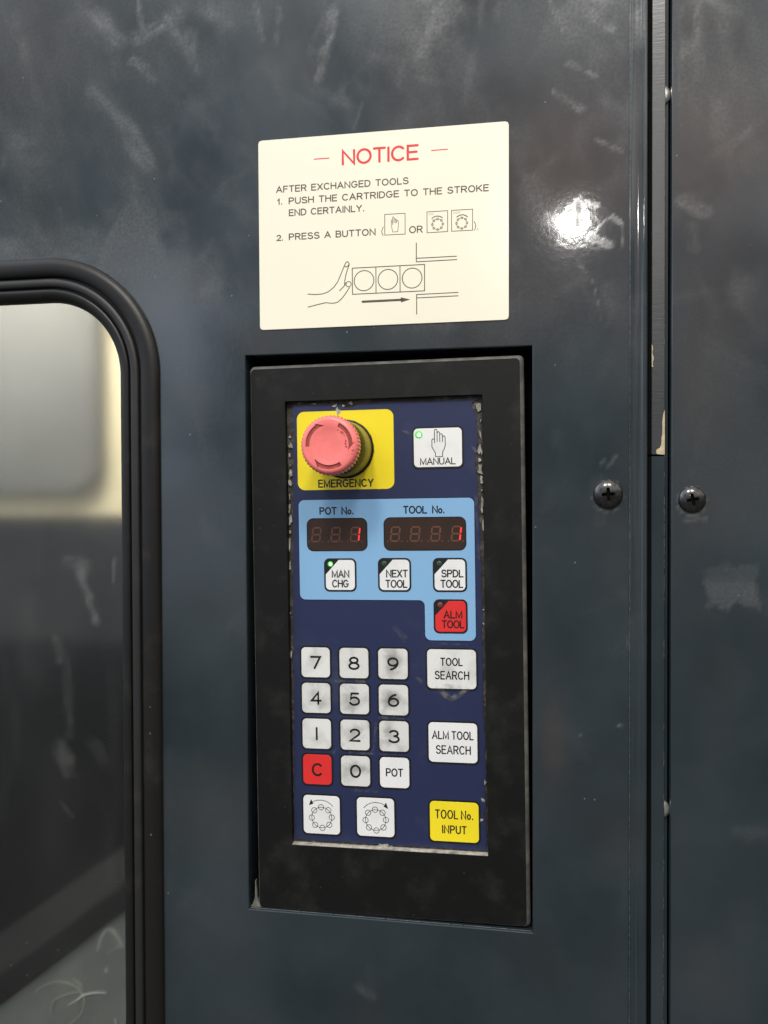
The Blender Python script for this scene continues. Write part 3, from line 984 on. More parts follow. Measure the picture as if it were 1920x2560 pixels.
def ragged_strip(bm, x, zlo, zhi, y, w, seed, cover=.5, gap=7):
    """broken line of rubbed paint along an arris"""
    r = random.Random(seed)
    zq = zlo
    while zq < zhi:
        ln = r.uniform(1.5, 14)
        if r.random() < cover:
            k = max(2, int(ln / 1.2))
            L = [(x - r.uniform(.1, 1) * w / 2, zq + ln * i / k) for i in range(k + 1)]
            R_ = [(x + r.uniform(.1, 1) * w / 2, zq + ln * i / k) for i in range(k + 1)]
            L[0] = R_[0]; L[-1] = R_[-1]
            vs = [bm.verts.new((a, y, b)) for a, b in R_] + [bm.verts.new((a, y, b)) for a, b in reversed(L[1:-1])]
            bm.faces.new(vs)
        zq += ln + r.uniform(.05, gap)


bm = bmesh.new()
ragged_strip(bm, 62.9, -420, 400, -.64, .6, 5, 1.0, .5)
o = obj('edge_wear', bm, M['worn'], door, fix=False)
tag(o, kind='stuff')

# screws
CROSS = []
for a in range(4):
    t = math.radians(90 * a + 8)
    for (u, v) in ((4.6, -1.0), (4.6, 1.0), (1.35, 1.35)):
        CROSS.append((u * math.cos(t) - v * math.sin(t), u * math.sin(t) + v * math.cos(t)))


def bool_cut(o, cutter_bm):
    me = bpy.data.meshes.new('cutter')
    bmesh.ops.recalc_face_normals(cutter_bm, faces=cutter_bm.faces)
    bmesh.ops.scale(cutter_bm, vec=(MM, MM, MM), verts=cutter_bm.verts)
    cutter_bm.to_mesh(me); cutter_bm.free()
    c = bpy.data.objects.new('cutter', me)
    COL.objects.link(c)
    c.matrix_world = o.matrix_world if o.parent is None else Matrix.Identity(4)
    md = o.modifiers.new('cut', 'BOOLEAN')
    md.object = c
    md.operation = 'DIFFERENCE'
    md.solver = 'EXACT'
    par, loc = o.parent, o.location.copy()
    o.parent = None
    o.location = (0, 0, 0)
    c.location = (0, 0, 0)
    bpy.context.view_layer.update()
    dg = bpy.context.evaluated_depsgraph_get()
    new = bpy.data.meshes.new_from_object(o.evaluated_get(dg))
    o.modifiers.clear()
    o.data = new
    for p in new.polygons:
        p.use_smooth = True
    new.set_sharp_from_angle(angle=math.radians(32))
    bpy.data.objects.remove(c)
    o.parent = par
    o.location = loc


def screw(x, z, r, rot, label):
    e = empty('panel_screw', (x * MM, 0, ZC + z * MM), rot)
    tag(e, label, 'screw', 'cross head screws beside the seam')
    hh = r * .46
    prof = [(0, -hh)] + [(r * math.sin(t), -hh * math.cos(t) - .0) for t in np.linspace(.12, 1.45, 12)] + [(r, -.3), (r, 1.2), (0, 1.2)]
    bm = bmesh.new()
    lathe(bm, prof, 48)
    o = obj('screw_head', bm, M['screw'], e, smooth=True)
    cb = bmesh.new()
    s = r / 10
    slab(cb, [(a * s, b * s) for a, b in CROSS], -hh + 2.6, -hh - 2)
    bool_cut(o, cb)
    b2 = bmesh.new()
    slab(b2, [(a * s * .9, b * s * .9) for a, b in CROSS], -hh + 2.58, -hh + 2.3)
    obj('drive_recess', b2, M['black'], e)
    return e


screw(48.6, 2.2, 10.0, math.radians(4), 'black domed cross head screw left of the vertical seam')
screw(103.4, -1.6, 9.0, math.radians(-3), 'slightly smaller black cross head screw right of the vertical seam, dirt below it')

# right panel beyond the seam
side = empty('side_panel', (0.2, 0, ZC))
tag(side, 'narrow slate grey sheet metal panel right of the seam with a pale square smudge', 'machine panel')
RX = 89.8
SD = [q for q in WALLDIRT_SHEEN]
xs = lines(RX + .8, 420, 2.0, RX + .8, 170)
zs = lines(-640, 640, 2.0, -420, 396)
o = grid_mesh('panel_skin', xs, zs, 0.0, lambda X, Z: X > -1e9, ATTRS, M['paint'], side)
o.location.x = -0.2
bm = bmesh.new()
prof = [(RX + .8, 0), (RX + .3, .25), (RX, 1.0), (RX, 20)]
prev = None
for zq in np.linspace(-640, 640, 20):
    row = [bm.verts.new((x, y, zq)) for x, y in prof]
    if prev:
        for i in range(3):
            bm.faces.new((prev[i + 1], prev[i], row[i], row[i + 1]))
    prev = row
obj('panel_return', bm, M['paint_plain'], side, loc=(-200, 0, 0), smooth=40)

# post behind the seam
post = empty('seam_post', (0.082, 0.02, ZC))
tag(post, 'dark recessed post seen in the narrow gap between the two panels', 'post')
bm = bmesh.new()
box(bm, 86.1, 88.6, 7.0, 20, -640, 640)
obj('post_face', bm, M['paint_plain'], post, loc=(-82, -20, 0))
bm = bmesh.new()
box(bm, 70, 100, 21, 23, -640, 640)
obj('post_back', bm, M['black'], post, loc=(-82, -20, 0))


def edge_strip(zlo, zhi, mat, label, chips, wear):
    e = empty('edge_strip', (0.0818, 0, ZC + zlo * MM))
    tag(e, label, 'metal strip', 'painted strips stacked in the seam')
    bm = bmesh.new()
    slab(bm, rrect(77.4, zlo, 86.1, zhi, .7, 3), 14, 1.9, .35)
    ox = (-81.8, 0, -zlo)
    obj('strip_body', bm, mat, e, loc=ox, smooth=30)
    bm = bmesh.new()
    box(bm, 75.3, 81, 3.0, 3.4, zlo + .1, zhi - .1)
    obj('strip_flange', bm, M['black'], e, loc=ox)
    for k in chips:
        bm = bmesh.new()
        pts = []
        P = CHIPS[k]
        r = random.Random(k)
        for i in range(len(P)):
            a, b = P[i], P[(i + 1) % len(P)]
            kk = max(1, int(math.hypot(b[0] - a[0], b[1] - a[1]) / 1.3))
            for j in range(kk):
                pts.append((a[0] + (b[0] - a[0]) * j / kk + r.uniform(-.18, .18), a[1] + (b[1] - a[1]) * j / kk))
        vs = [bm.verts.new((min(86.0, max(77.5, x)), 1.86, z_)) for x, z_ in pts]
        bm.faces.new(vs)
        f = obj('bare_patch', bm, M['tan'], e, loc=ox, fix=False)
    bm = bmesh.new()
    ragged_strip(bm, 85.75, max(zlo, -420) + 1, min(zhi, 400) - 1, 1.86, .55, wear[0], wear[1])
    o = obj('edge_wear', bm, M['worn'], e, loc=ox, fix=False)
    tag(o, kind='stuff')
    return e


edge_strip(29.0, 640, M['paint_ripple'], 'upper glossy rippled metal strip in the seam with a tan bare patch at its foot', (0, 1), (3, .3))
edge_strip(-640, 27.9, M['paint_plain'], 'lower smooth metal strip in the seam with a rubbed right edge', (), (4, .6))


def seam_bolt(cx, cz, r, label):
    e = empty('seam_bolt', (cx * MM, 5 * MM, ZC + cz * MM))
    tag(e, label, 'bolt', 'bolts hidden in the seam')
    bm = bmesh.new()
    seg = 96
    prof = [(0, -1.4), (r * .55, -1.3), (r * .85, -.8), (r * .97, 0), (r, 1.0), (r * .97, 1.6), (r, 2.2), (0, 2.2)]
    lathe(bm, prof, 64, 0, 0, lambda k, i: (.10 if (i % 2 and k > 2) else 0))
    obj('bolt_head', bm, M['steel'], e, smooth=30)
    bm = bmesh.new()
    lathe(bm, [(0, 1.9), (r * .5, 1.9), (r * .5, 9), (0, 9)], 24)
    obj('bolt_shank', bm, M['blackring'], e)


seam_bolt(82.6, 272.3, 7.4, 'silver bolt head peeping from the seam near the top of the upper strip')
seam_bolt(83.7, -213.6, 6.5, 'silver bolt head peeping from the seam behind the lower strip')

# ------------------------------------------------------------------ window with rubber gasket
win = empty('machine_window', (-0.45, 0, ZC))
tag(win, 'round cornered window with ribbed black rubber gasket and scratched dusty pane', 'window')


def gasket(prof, name, mat):
    bm = bmesh.new()
    prev = first = None
    # outline at each inset with the same vertex count
    rows = []
    for (s, h) in prof:
        r = max(4.0, WR - s)
        rows.append([(x, -h, z) for x, z in rrect(WX0 + s, WZ0 + s, WX1 - s, WZ1 - s, r, 40)])
    V = [[bm.verts.new(q) for q in row] for row in rows]
    n_ = len(V[0])
    for a, b in zip(V, V[1:]):
        for i in range(n_):
            j = (i + 1) % n_
            bm.faces.new((a[i], a[j], b[j], b[i]))
    return obj(name, bm, mat, win, loc=(450, 0, 0), smooth=50)


gasket([(0.4, -2.0), (0, 0.1), (.2, 1.8), (1.2, 3.6), (3.0, 4.9), (6, 5.6), (9.5, 5.4), (12.2, 4.8), (13.8, 3.9), (14.3, 2.8), (14.5, .2), (16.1, .2), (16.2, 1.0), (22.5, 1.0), (22.6, .2), (23.7, .2),
        (23.9, 2.6), (24.6, 3.4), (26.5, 3.5), (29, 2.8), (31.2, 1.2), (32.4, -1.0), (32.8, -3.2), (32.9, -5.5)], 'rubber_gasket', M['rubber'])
gasket([(16.0, .6), (16.1, 3.2), (16.9, 4.1), (19.2, 4.5), (21.4, 4.1), (22.3, 3.2), (22.4, .6)], 'locking_strip', M['rubber2'])

PX0, PX1, PZ0, PZ1 = WX0 + 28, WX1 - 28, WZ0 + 28, WZ1 - 28


def glass_dust(X, Z):
    s = smears(X, Z, GLASSDIRT)
    fog = np.clip(fbm(X / 60, Z / 120, 207, 5) - .42, 0, 1) * .07
    st = np.clip(fbm(X / 10, Z / 90, 217, 4) - .55, 0, 1) * .08
    return np.clip(np.maximum(s, fog + st) + .003, 0, .8)


def grid_slab(name):
    xs = lines(PX0, PX1, 2.5, -430, -302)
    zs = lines(PZ0, PZ1, 2.5, -430, 160)
    front = grid_mesh(name, xs, zs, 3.6, lambda X, Z: in_rr(X, Z, 28.0), {'dust': glass_dust}, M['glass'], win)
    me = front.data
    b = bmesh.new()
    b.from_mesh(me)
    lay = b.verts.layers.float['dust']
    r = bmesh.ops.extrude_face_region(b, geom=list(b.faces))
    nv = [g for g in r['geom'] if isinstance(g, bmesh.types.BMVert)]
    for v in nv:
        v.co.y += .004
        v[lay] = 0
    bmesh.ops.recalc_face_normals(b, faces=b.faces)
    b.to_mesh(me)
    b.free()
    front.location = (.45, 0, 0)
    return front


grid_slab('window_pane')

# ------------------------------------------------------------------ behind the window: interior, plus sheets standing for the pane's reflection
liner = empty('reflection_liner', (-0.45, 0.26, ZC))
tag(liner, 'cream sheet added behind the window as its reflection, above a dark void', 'inner wall')
bm = bmesh.new()
box(bm, -1000, -280, 260, 264, -17, 520)
obj('liner_sheet', bm, M['cream'], liner, loc=(450, -260, 0))
bm = bmesh.new()
box(bm, -1000, -262, 340, 344, -860, -17)
box(bm, -262, -258, 30, 344, -860, 520)
obj('void_back', bm, M['black'], liner, loc=(450, -260, 0))
bm = bmesh.new()
sk = [(259.9, -17), (266, -26), (283, -50), (305, -85), (330, -130), (339, -170)]
prev = None
for y_, z_ in sk:
    row = [bm.verts.new((x_, y_, z_)) for x_ in (-1000, -600, -262.5)]
    if prev:
        for i in range(2):
            bm.faces.new((prev[i], row[i], row[i + 1], prev[i + 1]))
    prev = row
obj('added_fade_skirt', bm, M['skirt'], liner, loc=(450, -260, 0), smooth=True)  # sheet added so brightness fades gradually below the cream
hatch = empty('reflection_hatch', (-0.5, 0.25, ZC + .1))
tag(hatch, 'grey round cornered hatch on the cream inner wall behind the window', 'hatch')
bm = bmesh.new()
slab(bm, rrect(-900, HZ, HX, 430, 40, 12), 259, 250, 3.0)
obj('reflection_panel', bm, M['hatch'], hatch, loc=(500, -250, -100), smooth=40)  # panel added as part of the pane's reflection

chute = empty('coolant_chute', (-0.4, 0.03, ZC - .42))
tag(chute, 'grey green sloping sheet behind the bottom of the window', 'chute')
bm = bmesh.new()
P4 = [Vector(q) for q in CHUTE]
nrm = (P4[1] - P4[0]).cross(P4[2] - P4[0]).normalized()
if nrm.y > 0: nrm = -nrm
A = [bm.verts.new(q) for q in P4]
B = [bm.verts.new(q - nrm * 2) for q in P4]
bm.faces.new(A); bm.faces.new(list(reversed(B)))
for i in range(4):
    j = (i + 1) % 4
    bm.faces.new((A[j], A[i], B[i], B[j]))
obj('chute_sheet', bm, M['chute'], chute, loc=(400, -30, 420))
b0, b1 = Vector(BAR[0]), Vector(BAR[1])
d = (b1 - b0).normalized()
sd = d.cross(nrm).normalized()
bm = bmesh.new()
vs = []
for q in (b0 - d * 60, b1 + d * 40):
    for a_, c_ in ((-9, -8), (9, -8), (9, 0), (-9, 0)):
        vs.append(bm.verts.new(q + sd * a_ + nrm * c_))
for f in ((0, 1, 2, 3), (7, 6, 5, 4), (0, 4, 5, 1), (1, 5, 6, 2), (2, 6, 7, 3), (3, 7, 4, 0)):
    bm.faces.new([vs[i] for i in f])
obj('wiper_bar', bm, M['black'], chute, loc=(400, -30, 420))


bm = bmesh.new()
A = [bm.verts.new(Vector(q)) for q in APRON]
B = [bm.verts.new(Vector(q) - nrm * 2) for q in APRON]
bm.faces.new(A); bm.faces.new(list(reversed(B)))
for i in range(4):
    j = (i + 1) % 4
    bm.faces.new((A[j], A[i], B[i], B[j]))
obj('added_dim_sheet', bm, M['apron'], chute, loc=(400, -30, 420))  # dark olive sheet added for the faint light above the bar


def tube(bm, pts, r, seg=6):
    P = [Vector(p) for p in pts]
    # Catmull-Rom smoothing
    Q = []
    for i in range(len(P) - 1):
        p0, p1, p2, p3 = P[max(0, i - 1)], P[i], P[i + 1], P[min(len(P) - 1, i + 2)]
        for k in range(5):
            t = k / 5
            Q.append(.5 * ((2 * p1) + (p2 - p0) * t + (2 * p0 - 5 * p1 + 4 * p2 - p3) * t * t + (3 * p1 - p0 - 3 * p2 + p3) * t ** 3))
    Q.append(P[-1])
    rings = []
    for i, q in enumerate(Q):
        tg = (Q[min(i + 1, len(Q) - 1)] - Q[max(i - 1, 0)]).normalized()
        s_ = tg.cross(Vector((0, 1, .2))).normalized()
        u_ = s_.cross(tg)
        k = r * (.45 + .55 * math.sin(math.pi * (i + .6) / (len(Q) + .2)))
        rings.append([bm.verts.new(q + (s_ * math.cos(a) + u_ * math.sin(a)) * k) for a in [2 * math.pi * j / seg for j in range(seg)]])
    for a, b in zip(rings, rings[1:]):
        for j in range(seg):
            bm.faces.new((a[j], a[(j + 1) % seg], b[(j + 1) % seg], b[j]))
    bm.faces.new(rings[0]); bm.faces.new(list(reversed(rings[-1])))


CL = ['bright hooked metal shaving nearest the gasket on the chute', 'short pale shaving touching the hooked one by the gasket', 'wide dull looped shaving on the chute at the window bottom',
      'inner loop of dull shaving inside the wide loop', 'forked shaving with a straight pale tail at the window bottom', 'tiny straight shaving crossing the top of the wide loop',
      'curl of shaving low at the gasket edge on the chute', 'tiny bright shaving below the hooked one']
for k, cpts in enumerate(CURLS):
    c0 = cpts[0]
    e = bmesh.new()
    tube(e, cpts, .55 if k in (0, 4) else .42)
    o = obj('metal_shaving', e, M['chip'] if k in (0, 4, 7) else M['chipdull'], None, smooth=True)
    me = o.data
    off = Vector(c0) * MM
    me.transform(Matrix.Translation(-off))
    o.location = off + Vector((0, 0, ZC))
    tag(o, CL[k], 'shaving', 'metal shavings on the chute')

# ------------------------------------------------------------------ notice plate
plate = empty('notice_plate', (-.1086, 0, ZC + .192))
tag(plate, 'cream white notice plate with red NOTICE heading above the keypad', 'notice')
bm = bmesh.new()
r_ = 2.6
pts = []
for i in range(4):
    p = Vector(PLATE[i]); a = Vector(PLATE[i - 1]); b = Vector(PLATE[(i + 1) % 4])
    pa, pb = p + (a - p).normalized() * r_, p + (b - p).normalized() * r_
    pts += [tuple(pa), tuple(pa * .25 + pb * .25 + p * .5) if True else None, tuple(pb)]
slab(bm, pts, 0.05, -.8, .15)
obj('plate_sheet', bm, M['plate'], plate)
YI = -.84
bm = bmesh.new()
t0 = NTEXT[0]
text(bm, t0[0], t0[1], t0[2], t0[3], t0[4], 1.7, YI, gap=.20)
for a in NRED:
    stroke(bm, a, .75, YI, cap=0)
obj('heading_text', bm, M['plate_red'], plate, fix=False)
for t in NTEXT[1:]:
    bm = bmesh.new()
    small = t[4] < 3
    text(bm, *t[:5], t[5] * (1.1 if small else 1.32), YI, gap=.25, space=.78)
    obj('corner_letters' if small else 'instruction_text', bm, M['plate_pale' if small else 'plate_ink'], plate, fix=False)
bm = bmesh.new()
for k, (w, cl, p_) in enumerate(NSTROKE):
    stroke(bm, p_, w * 1.25, YI - .004 * (k % 5), closed=cl, cap=2)
for w, x, z_, r in NCIRC:
    circle(bm, x, z_, r, w * 1.25, YI - .012)
for tri in NTRI:
    bm.faces.new([bm.verts.new((x, YI - .008, z_)) for x, z_ in tri])
obj('line_drawing', bm, M['plate_ink'], plate, fix=False)

# ------------------------------------------------------------------ control panel
panel = empty('control_panel', (-.131, 0, ZC - .104), math.radians(-.65))
tag(panel, 'tall black framed keypad with blue face, emergency button and red displays', 'control panel')
# black moulded frame: outer chamfer, flat face, inner wall
BX0, BX1, BZ0, BZ1 = -74.5, 125.0, -199.9, 202.3
IX0, IX1, IZ0, IZ1 = -48.2, 96.1, -151.0, 175.9
YF = 3.0


def frame_rings(rings):
    bm = bmesh.new()
    V = []
    for (x0, x1, z0, z1, r, y) in rings:
        V.append([bm.verts.new((x, y, z_)) for x, z_ in rrect(x0, z0, x1, z1, r, 5)])
    for a, b in zip(V, V[1:]):
        n_ = len(a)
        for i in range(n_):
            j = (i + 1) % n_
            bm.faces.new((a[i], a[j], b[j], b[i]))
    return bm


bm = frame_rings([(BX0 + 1.0, BX1 - 2.7, BZ0 + 1.2, BZ1 - 2.2, 3.0, YF), (IX0, IX1, IZ0, IZ1, .8, YF), (IX0 + .3, IX1 - .3, IZ0 + .3, IZ1 - .3, .8, YF + .5), (IX0 + .3, IX1 - .3, IZ0 + .3, IZ1 - .3, .8, 12)])
for f in bm.faces: f.normal_flip()
obj('frame_face', bm, M['bezel'], panel, fix=False)
bm = frame_rings([(BX0, BX1, BZ0, BZ1, 3.6, 25), (BX0, BX1, BZ0, BZ1, 3.6, YF + 2.0), (BX0 + .2, BX1 - .7, BZ0 + .3, BZ1 - .6, 3.4, YF + 1.0), (BX0 + 1.0, BX1 - 2.7, BZ0 + 1.2, BZ1 - 2.2, 3.0, YF)])
for f in bm.faces: f.normal_flip()
obj('frame_edge', bm, M['bezel_edge'], panel, fix=False, smooth=35)

bm = bmesh.new()
box(bm, IX0 - .5, IX1 + .5, 8.2, 11, IZ0 - .5, IZ1 + .5)
obj('backing_plate', bm, M['adhesive'], panel)
bm = bmesh.new()
box(bm, IX0 + .3, IX1 - .3, 3.2, 8.1, IZ0 + .25, IZ0 + .85)
obj('bottom_lip', bm, M['lip'], panel)


def ragged(x0, z0, x1, z1, step, amp, seed, bias=None):
    r = random.Random(seed)
    out = []
    n_ = max(2, int(math.hypot(x1 - x0, z1 - z0) / step))
    dx, dz = (x1 - x0), (z1 - z0)
    ln = math.hypot(dx, dz)
    nx, nz = -dz / ln, dx / ln
    cur = 0.0
    for i in range(n_):
        t = i / n_
        cur = .6 * cur + r.uniform(-amp, amp)
        b = (bias(t) if bias else 0)
        out.append((x0 + dx * t + nx * (cur + b), z0 + dz * t + nz * (cur + b)))
    return out


def bump(t, c, w, h):
    return h * math.exp(-((t - c) / w) ** 2)


film = []
film += ragged(-47.0, -148.0, 94.8, -148.6, 2.2, .22, 1)                                      # bottom
film += ragged(94.8, -148.6, 92.6, 173.2, 2.6, .55, 2, lambda t: bump(t, .86, .05, 2.6) + bump(t, .99, .03, 4.5) + bump(t, .935, .02, 1.2) + bump(t, .08, .015, 1.5) + bump(t, .76, .09, .9))
film += ragged(92.6, 173.2, -43.5, 173.4, 2.6, .35, 3, lambda t: bump(t, .69, .045, 3.4) + bump(t, .25, .1, .6))
film += ragged(-43.5, 173.4, -47.0, -148.0, 2.6, .35, 4, lambda t: bump(t, .05, .12, .8))
bm = bmesh.new()
slab(bm, film, 8.1, 7.1)
obj('keypad_film', bm, M['navy'], panel)

YM = 7.0   # film face at 7.1, printing builds outwards from here


def patch(name, pts, mat, y, parent=panel, thick=.12, loc=(0, 0, 0)):
    bm = bmesh.new()
    slab(bm, pts, y + thick, y)
    return obj(name, bm, mat, parent, loc=loc)


# yellow field
patch('yellow_field', rrect(-40.2, 110.6, 31.8, 168.1, 5.5, 8), M['yellow'], 6.98)
bm = bmesh.new()
text(bm, 'EMERGENCY', -24.8, 16.6, 112.2, 6.0, 1.0, 6.92, gap=.27)
obj('emergency_lettering', bm, M['ink'], panel, fix=False)

# light blue field (L-shaped, rounded) over a dark line
def lshape(d):
    x0, x1, xn, zt, zn, zb = -39.9 - d, 89.0 + d, 52.7 - d, 103.3 + d, 30.1 - d, 1.3 - d
    r = 4.2
    pts = []
    def co(cx, cz, a0, a1, rr=r):
        for k in range(8):
            t = math.radians(a0 + (a1 - a0) * k / 7)
            pts.append((cx + rr * math.cos(t), cz + rr * math.sin(t)))
    co(x1 - r, zt - r, 0, 90); co(x0 + r, zt - r, 90, 180); co(x0 + r, zn + r, 180, 270)
    co(xn - r, zn - r, 90, 0)
    co(xn + r, zb + r, 180, 270); co(x1 - r, zb + r, 270, 360)
    return pts


patch('field_outline', lshape(.55), M['navyline'], 7.02)
patch('light_blue_field', lshape(0), M['sky'], 6.96)
bm = bmesh.new()
text(bm, 'POT No.', -24.2, 1.6, 92.3, 5.7, 1.0, 6.90, gap=.26, space=.9)
obj('display_lettering', bm, M['ink'], panel, fix=False)
bm = bmesh.new()
text(bm, 'TOOL No.', 37.9, 68.0, 92.3, 5.8, 1.0, 6.90, gap=.22, space=.9)
obj('display_lettering', bm, M['ink'], panel, fix=False)


# seven segment displays
def seg_polys(x0, z0, w, h, sk, t):
    S = lambda x, z_: (x0 + x + sk * z_ / h, z0 + z_)
    g = .22
    hz = lambda z_: [S(g + t * .5, z_), S(g + t, z_ + t / 2), S(w - g - t, z_ + t / 2), S(w - g - t * .5, z_), S(w - g - t, z_ - t / 2), S(g + t, z_ - t / 2)]
    vt = lambda x, a, b: [S(x, a + g + t * .1), S(x + t / 2, a + g + t * .5), S(x + t / 2, b - g - t * .5), S(x, b - g - t * .1), S(x - t / 2, b - g - t * .5), S(x - t / 2, a + g + t * .5)]
    m = h / 2
    return [hz(h - t / 2), hz(m), hz(t / 2), vt(t / 2, m, h - t / 2), vt(t / 2, t / 2, m), vt(w - t / 2, m, h - t / 2), vt(w - t / 2, t / 2, m)]


def display(x0, z0, x1, z1, digs, label):
    e = empty('number_display')
    e.parent = panel
    cx, cz = (x0 + x1) / 2, (z0 + z1) / 2
    e.location = (cx * MM, 6.9 * MM, cz * MM)
    e['label'] = label
    O = (-cx, -6.9, -cz)
    patch('display_surround', rrect(x0, z0, x1, z1, 5, 8), M['keyblack'], 6.88, e, .1, O)
    patch('display_glass', rrect(x0 + .9, z0 + .9, x1 - .9, z1 - .9, 4.2, 8), M['winbrown'], 6.82, e, .06, O)
    for k, dx in enumerate(digs):
        last = k == len(digs) - 1
        polys = seg_polys(dx, 72.2, 7.2, 11.2, 1.3, 1.15)
        bm = bmesh.new()
        for i, pg in enumerate(polys):
            if last and i in (5, 6):
                continue
            bm.faces.new([bm.verts.new((x, 6.79, z_)) for x, z_ in pg])
        for ddx in (-1.3, 8.9):
            if ddx < 0 and k == 0 and len(digs) == 3: pass
            bm.faces.new([bm.verts.new((dx + ddx + .55 * math.cos(a), 6.79, 72.6 + .55 * math.sin(a))) for a in np.linspace(0, 5.6, 9)])
        obj('digit', bm, M['segoff'], e, loc=O, fix=False)
        if last:
            bm = bmesh.new()
            for i in (5, 6):
                bm.faces.new([bm.verts.new((x, 6.78, z_)) for x, z_ in polys[i]])
            obj('lit_digit', bm, M['segon'], e, loc=O, fix=False)


display(-34.0, 65.6, 11.5, 89.9, (-31.0, -16.4, -1.9), 'three digit display lit 1')
display(23.4, 65.7, 83.2, 90.0, (27.7, 42.2, 57.0, 71.8), 'four digit display lit 1')

HAND = [[(2.2, 0), (2.2, 2.6), (0.2, 6.2), (-.3, 7.2), (-.3, 12.0), (.2, 12.7), (1.2, 12.7), (1.6, 12.0), (1.6, 10.2)],
        [(1.6, 9.8), (1.6, 18.8), (2.0, 19.5), (3.0, 19.5), (3.5, 18.7), (3.5, 10.6)],
        [(3.5, 16.9), (3.9, 17.7), (4.9, 17.7), (5.4, 16.8), (5.4, 10.6)],
        [(5.4, 15.7), (5.8, 16.2), (6.8, 16.2), (7.3, 15.4), (7.3, 10.6)],
        [(7.3, 14.0), (7.7, 14.6), (8.7, 14.6), (9.2, 13.8), (9.3, 8.0), (8.6, 5.8), (7.3, 3.2), (7.2, 0), (2.2, 0)]]


def make_key(cx, cz, w, h, mat, legend, led=None, label=None):
    """key: black printed surround > coloured face, legend, lamp"""
    e = empty('key')
    e.parent = panel
    e.location = (cx * MM, 0, cz * MM)
    if label: e['label'] = label
    hw, hh = w / 2, h / 2
    patch('key_surround', rrect(-hw, -hh, hw, hh, 4.0, 6), M['keyblack'], 6.78, e, .22)
    b = 1.25
    pts = rrect(-hw + b, -hh + b, hw - b, hh - b, 3.1, 6)
    if led in ('on', 'green', 'red'):
        # upper left corner cut away for the lamp
        cut = [p for p in pts if not (p[0] < -hw + 9.5 and p[1] > hh - 9.5)]
        i = max(range(len(cut)), key=lambda q: cut[q][1] * 10 - cut[q][0])
        pts = cut[:i + 1] + [(-hw + 11.0, hh - b), (-hw + b, hh - 11.8)] + cut[i + 1:]
        pts = [q for k_, q in enumerate(pts) if k_ == 0 or math.dist(q, pts[k_ - 1]) > .05]
    bm = bmesh.new()
    slab(bm, pts, 6.78, 6.60, .08)
    obj('key_face', bm, mat, e)
    bm = bmesh.new()
    for it in legend:
        if it[0] == 'T':
            _, s, x0, x1, z0, hgt, wd, gp = it
            text(bm, s, x0, x1, z0, hgt, wd, 6.55, gap=gp)
        elif it[0] == 'P':
            for k, st in enumerate(it[1]):
                stroke(bm, st, it[2], 6.55 - .004 * k)
        elif it[0] == 'C':
            circle(bm, it[1], it[2], it[3], it[4], 6.54 - .003 * it[5], 24)
        elif it[0] == 'F':
            bm.faces.new([bm.verts.new((x, 6.53, z_)) for x, z_ in it[1]])
    obj('legend', bm, M['ink'], e, fix=False)
    if led:
        lx, lz = (-hw + 4.8, hh - 4.2) if led != 'ring' else (-hw + 4.9, hh - 5.6)
        rad = 2.0 if led != 'ring' else 2.75
        mm = {'on': 'led_on', 'ring': 'led_on', 'green': 'led_green', 'red': 'led_red'}[led]
        bm = bmesh.new()
        lathe(bm, [(0, 6.15), (rad * .5, 6.2), (rad * .85, 6.36), (rad, 6.56), (rad, 6.8)], 24, lx, lz)
        obj('lamp', bm, M[mm], e, smooth=True)
        if led in ('on', 'ring'):
            bm = bmesh.new()
            r2 = rad * (.58 if led == 'on' else .56)
            lathe(bm, [(0, 6.02), (r2 * .7, 6.06), (r2, 6.2)], 20, lx + .2, lz - .1)
            obj('lamp_glow', bm, M['led_core'], e, smooth=True)
    return e


D_ = lambda ch: [('T', ch, -4.2, 4.2, -5.0, 9.8, 1.5, .2)]
rows = [('7', '8', '9'), ('4', '5', '6'), ('I', '2', '3'), ('C', '0', 'P')]
cxs = (-28.8, 0.0, 28.9)
czs = (-16.2, -42.5, -68.9, -95.4)
for r_i, row in enumerate(rows):
    for c_i, ch in enumerate(row):
        if ch == 'P':
            lg, mt, lb = [('T', 'POT', -6.4, 6.4, -2.9, 6.1, .95, .24)], M['white'], 'white POT key'
        elif ch == 'C':
            lg, mt, lb = D_('C'), M['red'], 'red C key'
        else:
            lg = D_(ch) if ch != 'I' else [('P', [[(0, -4.3), (0, 4.3)]], 1.4)]
            mt = M['halfdirty'] if ch in 'I7' else M['dirty']
            lb = 'grimy white %s key' % ('1' if ch == 'I' else ch)
        make_key(cxs[c_i], czs[r_i], 24.0, 24.5, mt, lg, None, lb)

make_key(71.4, -19.2, 37.5, 30.6, M['halfdirty'], [('T', 'TOOL', -8.1, 8.1, 2.3, 5.9, .9, .26), ('T', 'SEARCH', -12.2, 12.6, -7.5, 6.2, .9, .27)], None, 'white TOOL SEARCH key')
make_key(71.6, -72.0, 37.4, 31.0, M['white'], [('T', 'ALM TOOL', -15.0, 15.0, 2.2, 6.2, .9, .27), ('T', 'SEARCH', -12.4, 12.8, -8.4, 6.4, .9, .27)], None, 'white ALM TOOL SEARCH key')
make_key(71.8, -129.0, 37.5, 31.2, M['yellow'], [('T', 'TOOL No.', -13.8, 13.8, 1.9, 6.6, .92, .30), ('T', 'INPUT', -8.9, 8.9, -8.7, 6.1, .92, .30)], None, 'yellow TOOL No. INPUT key')


